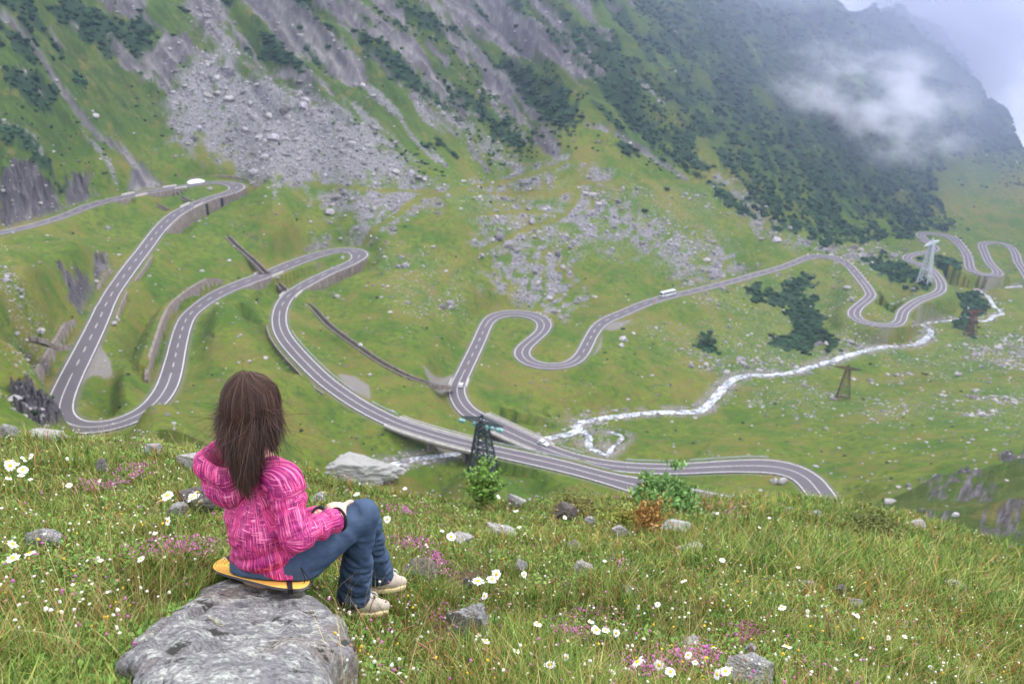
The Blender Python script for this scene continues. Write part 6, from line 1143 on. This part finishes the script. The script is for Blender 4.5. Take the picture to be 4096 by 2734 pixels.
for v in range(5):                            # five flower shapes, copied round the meadow
    r = empty('daisy', (0, -50, 0)); hgt = .14 + .02 * v; hd = empty('t'); bpy.data.objects.remove(hd)
    m = MB(); bend = np.array([.02 * math.sin(v * 2.1), .02 * math.cos(v * 1.3), 0]); m.tube(catmull([(0, 0, -.03), bend * .4 + [0, 0, hgt * .5], bend + [0, 0, hgt]], .03), .0014, 5); st = m.build('stem', STM, r)
    tl = Matrix.Translation(Vector(bend) + Vector((0, 0, hgt))) @ Matrix.Rotation(rr.uniform(-.2, 1.0), 4, 'X') @ Matrix.Rotation(rr.uniform(-.8, .8), 4, 'Y'); pt = petals(.021, 17, rr).build('petals', PET, r, True); pt.matrix_local = tl
    V0, F0 = ico(1); m = MB(); m.add(V0 * [.0068, .0068, .0040] + [0, 0, .0012], [tuple(f) for f in F0]); dc = m.build('flower_centre', YEL, r, True); dc.matrix_local = tl; protos.append((r, hgt, [st, pt, dc], [False]))
for ph, pts in DC:
    for q, (x, y, w_) in enumerate(sorted(pts)):
        r0, hgt, ch, used = protos[(q * 3 + len(ph)) % 5]; A = spot(x, y + 3, 1.2, 40); dd0 = A[1] * CP - A[2] * SP; s = max(.5, min(1.5, w_ / 1827 * dd0 / .050)); 
        a_, t_ = dat(x, y); a_ = float(a_); t_ = float(t_); Y = A[1]
        for _ in range(8): Y = Y * .5 + .5 * ((-float(gz(a_ * Y, Y)) - hgt * s) / t_)          # stands so that its head meets the sight line
        if not (1.1 < Y < 40): Y = A[1]
        g = float(gz(a_ * Y, Y)); r = r0
        if used[0]:
            r = r0.copy(); SC.collection.objects.link(r)
            for c_ in ch: d_ = c_.copy(); SC.collection.objects.link(d_); d_.parent = r
        used[0] = True; r.location = (a_ * Y, Y, g); r.scale = (s, s, s); r.rotation_euler = (0, 0, (q * 2.3 + len(ph)) % 6.28); tag(r, 'white daisy %s, %s from the left' % (ph, ORDN[q]), 'daisy', 'daisies in the meadow')
# ---------------------------------------------------------------- thyme cushions and bent stalks
THM = NM('thyme_bloom', .8, .2); ta = THM.attr('tint'); THM.col(ta.outputs['Color'])
TH = [(420,1272,110,32,'purple thyme left of the yellow pad',500),(240,1120,90,14,'pale thyme in the upper left meadow',160),(330,1090,60,14,'small thyme cushion between two grey stones at left',90),(950,1252,60,16,'pink thyme just beyond the far shoe',200),(1000,1300,30,40,'purple thyme growing down beside the rusty stone',260),(1060,1420,90,22,'thyme spreading left of the angular rock',170),
 (920,1175,50,14,'thin thyme right of the blue knee',70),(1340,1420,90,40,'loose thyme in mid meadow',220),(1300,1460,50,20,'small purple thyme patch in the low centre meadow',130),(1430,1308,24,20,'small bright thyme tuft in mid meadow',80),(1590,1520,80,46,'broad thyme cushion left of the spotted stone',480),(1720,1460,40,26,'dark purple thyme above the spotted stone',180),(1490,1548,90,30,'thyme along the bottom edge of the meadow',300),(1900,1560,70,16,'thyme at the bottom right edge',130),(1680,1175,60,26,'bright pink flowers near the crest',200),(780,1055,0,0,'',0),(2100,1460,0,0,'',0),(1960,1222,30,10,'pink flowers on the right shoulder of the slope',60)]
for i, (x, y, w_, h_, lb, n) in enumerate(TH):
    if not n: continue
    rng = np.random.default_rng(500 + i); qx = x + rng.normal(0, .42, n) * w_; qy = y + rng.normal(0, .45, n) * h_; P_ = np.array([spot(a_, b_, 1.2, 40) for a_, b_ in zip(qx[:max(12, n // 8)], qy)]); P_ = P_[P_[:, 1] < 40]; c0 = np.median(P_, 0); k = rng.integers(0, len(P_), n); sp = .03 * max(1, c0[1] / 3)
    P2 = P_[k] + rng.normal(0, 1, (n, 3)) * [sp, sp, 0]; P2[:, 2] = gz(P2[:, 0], P2[:, 1]) + rng.uniform(.015, .055, n); V0, F0 = ico(0); s_ = rng.uniform(.003, .0062, n) * max(1, c0[1] / 4); g = rng.uniform(.6, 1.25, n)
    V = (V0[None] * s_[:, None, None] * (1 + rng.uniform(-.4, .4, (n, 12, 1))) + P2[:, None]).reshape(-1, 3) - c0; F = (F0[None] + (np.arange(n) * 12)[:, None, None]).reshape(-1, 3); base_c = np.array([.55, .16, .42]) if 'bright' not in lb else np.array([.75, .22, .55])
    if 'dark' in lb: base_c = np.array([.38, .08, .26])
    r = empty('wild_thyme', tuple(c0)); tag(r, lb, 'thyme', 'flower cushions in the meadow'); tn = np.repeat(np.column_stack([base_c * g[:, None], np.ones(n)]), 12, 0); npmesh('blossoms', V, F, THM.m, r, smooth_=False, attrs={'tint': tn})
    n2 = n; P3 = P_[rng.integers(0, len(P_), n2)] + rng.normal(0, 1, (n2, 3)) * [sp, sp, 0]; P3[:, 2] = gz(P3[:, 0], P3[:, 1]) + rng.uniform(.005, .035, n2); P3 -= c0; u_ = rng.normal(size=(n2, 3)); u_ /= np.linalg.norm(u_, axis=1)[:, None]; v_ = np.cross(u_, rng.normal(size=(n2, 3))); v_ /= np.linalg.norm(v_, axis=1)[:, None]; s2 = .006
    V = np.stack([P3 - u_ * s2, P3 + v_ * s2 * .5, P3 + u_ * s2, P3 - v_ * s2 * .5], 1).reshape(-1, 3); npmesh('leaves', V, np.arange(n2 * 4).reshape(n2, 4), GRM.m, r, smooth_=False, attrs={'tint': np.tile([.07, .13, .03, 1], (len(V), 1))})
STK = flat('reddish_stalk', (.33, .15, .10), .6, .3, .2, 40); HEADM = flat('spent_flower_head', (.20, .19, .10), .8); SK_ = [('below the near shoe', [(830,1440,-10,60),(845,1445,14,70),(872,1470,30,80),(900,1500,60,90),(930,1535,70,60),(812,1430,-6,50)]), ('along the bottom centre edge', [(1010,1568,-50,130),(1060,1560,-30,120),(1100,1565,40,100),(985,1540,-30,60)]), ('right of the angular rock', [(1090,1395,60,45),(1120,1310,-50,50),(1160,1240,-30,60),(1060,1390,-60,30),(1235,1390,40,60),(1165,1370,-20,110)]),
 ('behind the knee', [(930,1240,30,80),(950,1250,50,110),(905,1260,20,60),(985,1270,-30,70),(1010,1250,40,90),(1040,1225,-40,70),(890,1180,20,50),(960,1180,-20,60)]), ('on the lower right slope', [(1740,1480,30,80),(1760,1500,-16,60),(1890,1470,20,90),(1905,1478,-20,80),(2012,1480,14,70),(1580,1340,40,70),(1600,1420,30,60)])]
for ph, L_ in SK_:
    for q, (x, y, dx, hh) in enumerate(sorted(L_)):
        A = spot(x, y - 2, 1.1, 30); dd0 = A[1] * CP - A[2] * SP; k = dd0 / 1827; r = empty('flower_stalk', tuple(A)); tag(r, 'bent reddish flower stalk %s, %s from the left' % (ph, ORDN[q]), 'stalk', 'bent flower stalks'); top = np.array([dx * k, .05 * (q % 3 - 1), hh * k * .93]); m = MB(); P_ = catmull([(0, 0, -.02), top * [.15, .3, .45] + [0, .01, 0], top * [.55, .7, .85], top], .02); m.tube(P_, np.linspace(.0032, .0022, len(P_)), 6); m.build('stem', STK, r, True)
        V0, F0 = ico(1); m = MB(); m.add(V0 * [.006, .006, .010] + top + [0, 0, .006], [tuple(f) for f in F0]); m.build('seed_head', HEADM, r)
# ---------------------------------------------------------------- shrubs on the meadow edge
LF = leafmat('fresh_leaf', (.13, .24, .04)); WD = flat('shrub_wood', (.13, .10, .05), .8)
def shrubat(x, y, hpx, wpx, n, lb, mat, stem, seed, ls, **k):
    p = spot(x, y, 4, 40); dd0 = p[1] * CP - p[2] * SP; leafbush('bush', p, hpx / 1827 * dd0, wpx / 2 / 1827 * dd0, n, lb, 'bush', mat, stem, seed, ls, **k)
shrubat(1112, 1165, 108, 100, 1500, 'bright green leafy bush in front of the dark pylon', LF, WD, 71, .07, trunks=9); shrubat(1525, 1180, 52, 140, 9000, 'feathery blue green clump on the crest right of centre', leafmat('feathery_leaf', (.17, .30, .09)), WD, 72, .075, trunks=18, upright=.6)
shrubat(1490, 1225, 70, 90, 900, 'orange brown dry shrub left of the pale flat stone', leafmat('dry_leaf', (.34, .20, .06)), flat('orange_twig', (.38, .15, .05)), 73, .045, trunks=26, upright=.8); shrubat(1430, 1205, 40, 80, 1200, 'yellow green low shrub beside the orange one', leafmat('yellow_leaf', (.26, .28, .05)), WD, 74, .04, trunks=12)
shrubat(1310, 1185, 42, 130, 2600, 'low heather mound on the crest, left of the feathery clump', leafmat('heather_leaf', (.17, .16, .04)), WD, 75, .035, trunks=14); shrubat(1690, 1135, 26, 190, 3200, 'low green shrubs along the crest before the road bend', leafmat('crest_leaf', (.07, .15, .03)), WD, 76, .06, trunks=20); shrubat(2000, 1245, 46, 150, 2600, 'dark green and brown mound of shrubs on the right shoulder', leafmat('brown_green_leaf', (.13, .15, .035)), WD, 77, .05, trunks=18)

# ---------------------------------------------------------------- haze
hz = NM('haze', 1, 0); hz.t.nodes.remove(hz.b); pvn = hz.n('ShaderNodeVolumePrincipled'); pvn.inputs['Color'].default_value = (.50, .58, .95, 1)
pvn.inputs['Density'].default_value = HAZE; pvn.inputs['Anisotropy'].default_value = .2; hz.l(pvn.outputs[0], hz.t.nodes['Material Output'].inputs['Volume'])
lo = (V_[:, 0].min() - 20, -30, ZZ.min() - 1.5); hi = (V_[:, 0].max() + 20, V_[:, 1].max() + 20, max(ZZ.max(), 2) + 3)
m = MB(); m.box([(a + b) / 2 for a, b in zip(lo, hi)], [b - a for a, b in zip(lo, hi)]); tag(m.build('haze', hz.m), kind='stuff')
# ---------------------------------------------------------------- mist hanging on the far ridge
def mist(name, c, dims, dens, label_seed, rot=(0, 0, 0), sc=2.6, thr=(.46, .68)):
    M = NM(name + '_vapour', 1, 0); M.t.nodes.remove(M.b); co = M.co('Object'); ln = M.n('ShaderNodeVectorMath', operation='LENGTH'); M.l(co, ln.inputs[0]); nz = M.n('ShaderNodeTexNoise'); nz.inputs['Scale'].default_value = sc; nz.inputs['Detail'].default_value = 5; nz.inputs['Roughness'].default_value = .6
    ad = M.n('ShaderNodeVectorMath', operation='ADD'); ad.inputs[1].default_value = (label_seed, 0, 0); M.l(co, ad.inputs[0]); M.l(ad.outputs[0], nz.inputs['Vector'])
    fall = M.n('ShaderNodeMapRange'); fall.inputs['From Min'].default_value = 1.0; fall.inputs['From Max'].default_value = .25; fall.interpolation_type = 'SMOOTHSTEP'; M.l(ln.outputs['Value'], fall.inputs[0])
    th = M.n('ShaderNodeMapRange'); th.inputs['From Min'].default_value = thr[0]; th.inputs['From Max'].default_value = thr[1]; th.interpolation_type = 'SMOOTHSTEP'; M.l(nz.outputs['Fac'], th.inputs[0])
    pv_ = M.n('ShaderNodeVolumePrincipled'); pv_.inputs['Color'].default_value = (.93, .94, 1.0, 1); pv_.inputs['Anisotropy'].default_value = 0; M.l(M.math('MULTIPLY', M.math('MULTIPLY', fall.outputs[0], th.outputs[0]), dens), pv_.inputs['Density']); M.l(pv_.outputs[0], M.t.nodes['Material Output'].inputs['Volume'])
    v, f = ico(3); o = npmesh(name, v * 1.02, f, M.m); o.location = tuple(c); o.scale = dims; o.rotation_euler = rot; tag(o, kind='stuff'); return o
mv = NM('thin_mist_vapour', 1, 0); mv.t.nodes.remove(mv.b); co = mv.co('Object'); ln = mv.n('ShaderNodeVectorMath', operation='LENGTH'); mv.l(co, ln.inputs[0]); fl = mv.n('ShaderNodeMapRange'); fl.inputs['From Min'].default_value = 1.0; fl.inputs['From Max'].default_value = .3; fl.interpolation_type = 'SMOOTHSTEP'; mv.l(ln.outputs['Value'], fl.inputs[0])
pv_ = mv.n('ShaderNodeVolumePrincipled'); pv_.inputs['Color'].default_value = (.62, .68, .93, 1); mv.l(mv.math('MULTIPLY', fl.outputs[0], .0018), pv_.inputs['Density']); mv.l(pv_.outputs[0], mv.t.nodes['Material Output'].inputs['Volume'])
v, f = ico(3); o = npmesh('thin_mist', v * 1.02, f, mv.m); o.location = tuple(Pw(1800, 60, 1080)); o.scale = (720, 560, 320); tag(o, kind='stuff')
mist('mist', Pw(2010, 235, 780), (125, 60, 66), .042, 3.1, (0, math.radians(16), 0))
mist('mist', Pw(2250, 40, 1130), (290, 110, 170), .05, 8.4, (0, math.radians(30), 0), 2.2, (.36, .60))
mist('mist', Pw(1650, -70, 950), (260, 100, 60), .012, 5.7, (0, 0, 0), 1.6, (.42, .66))
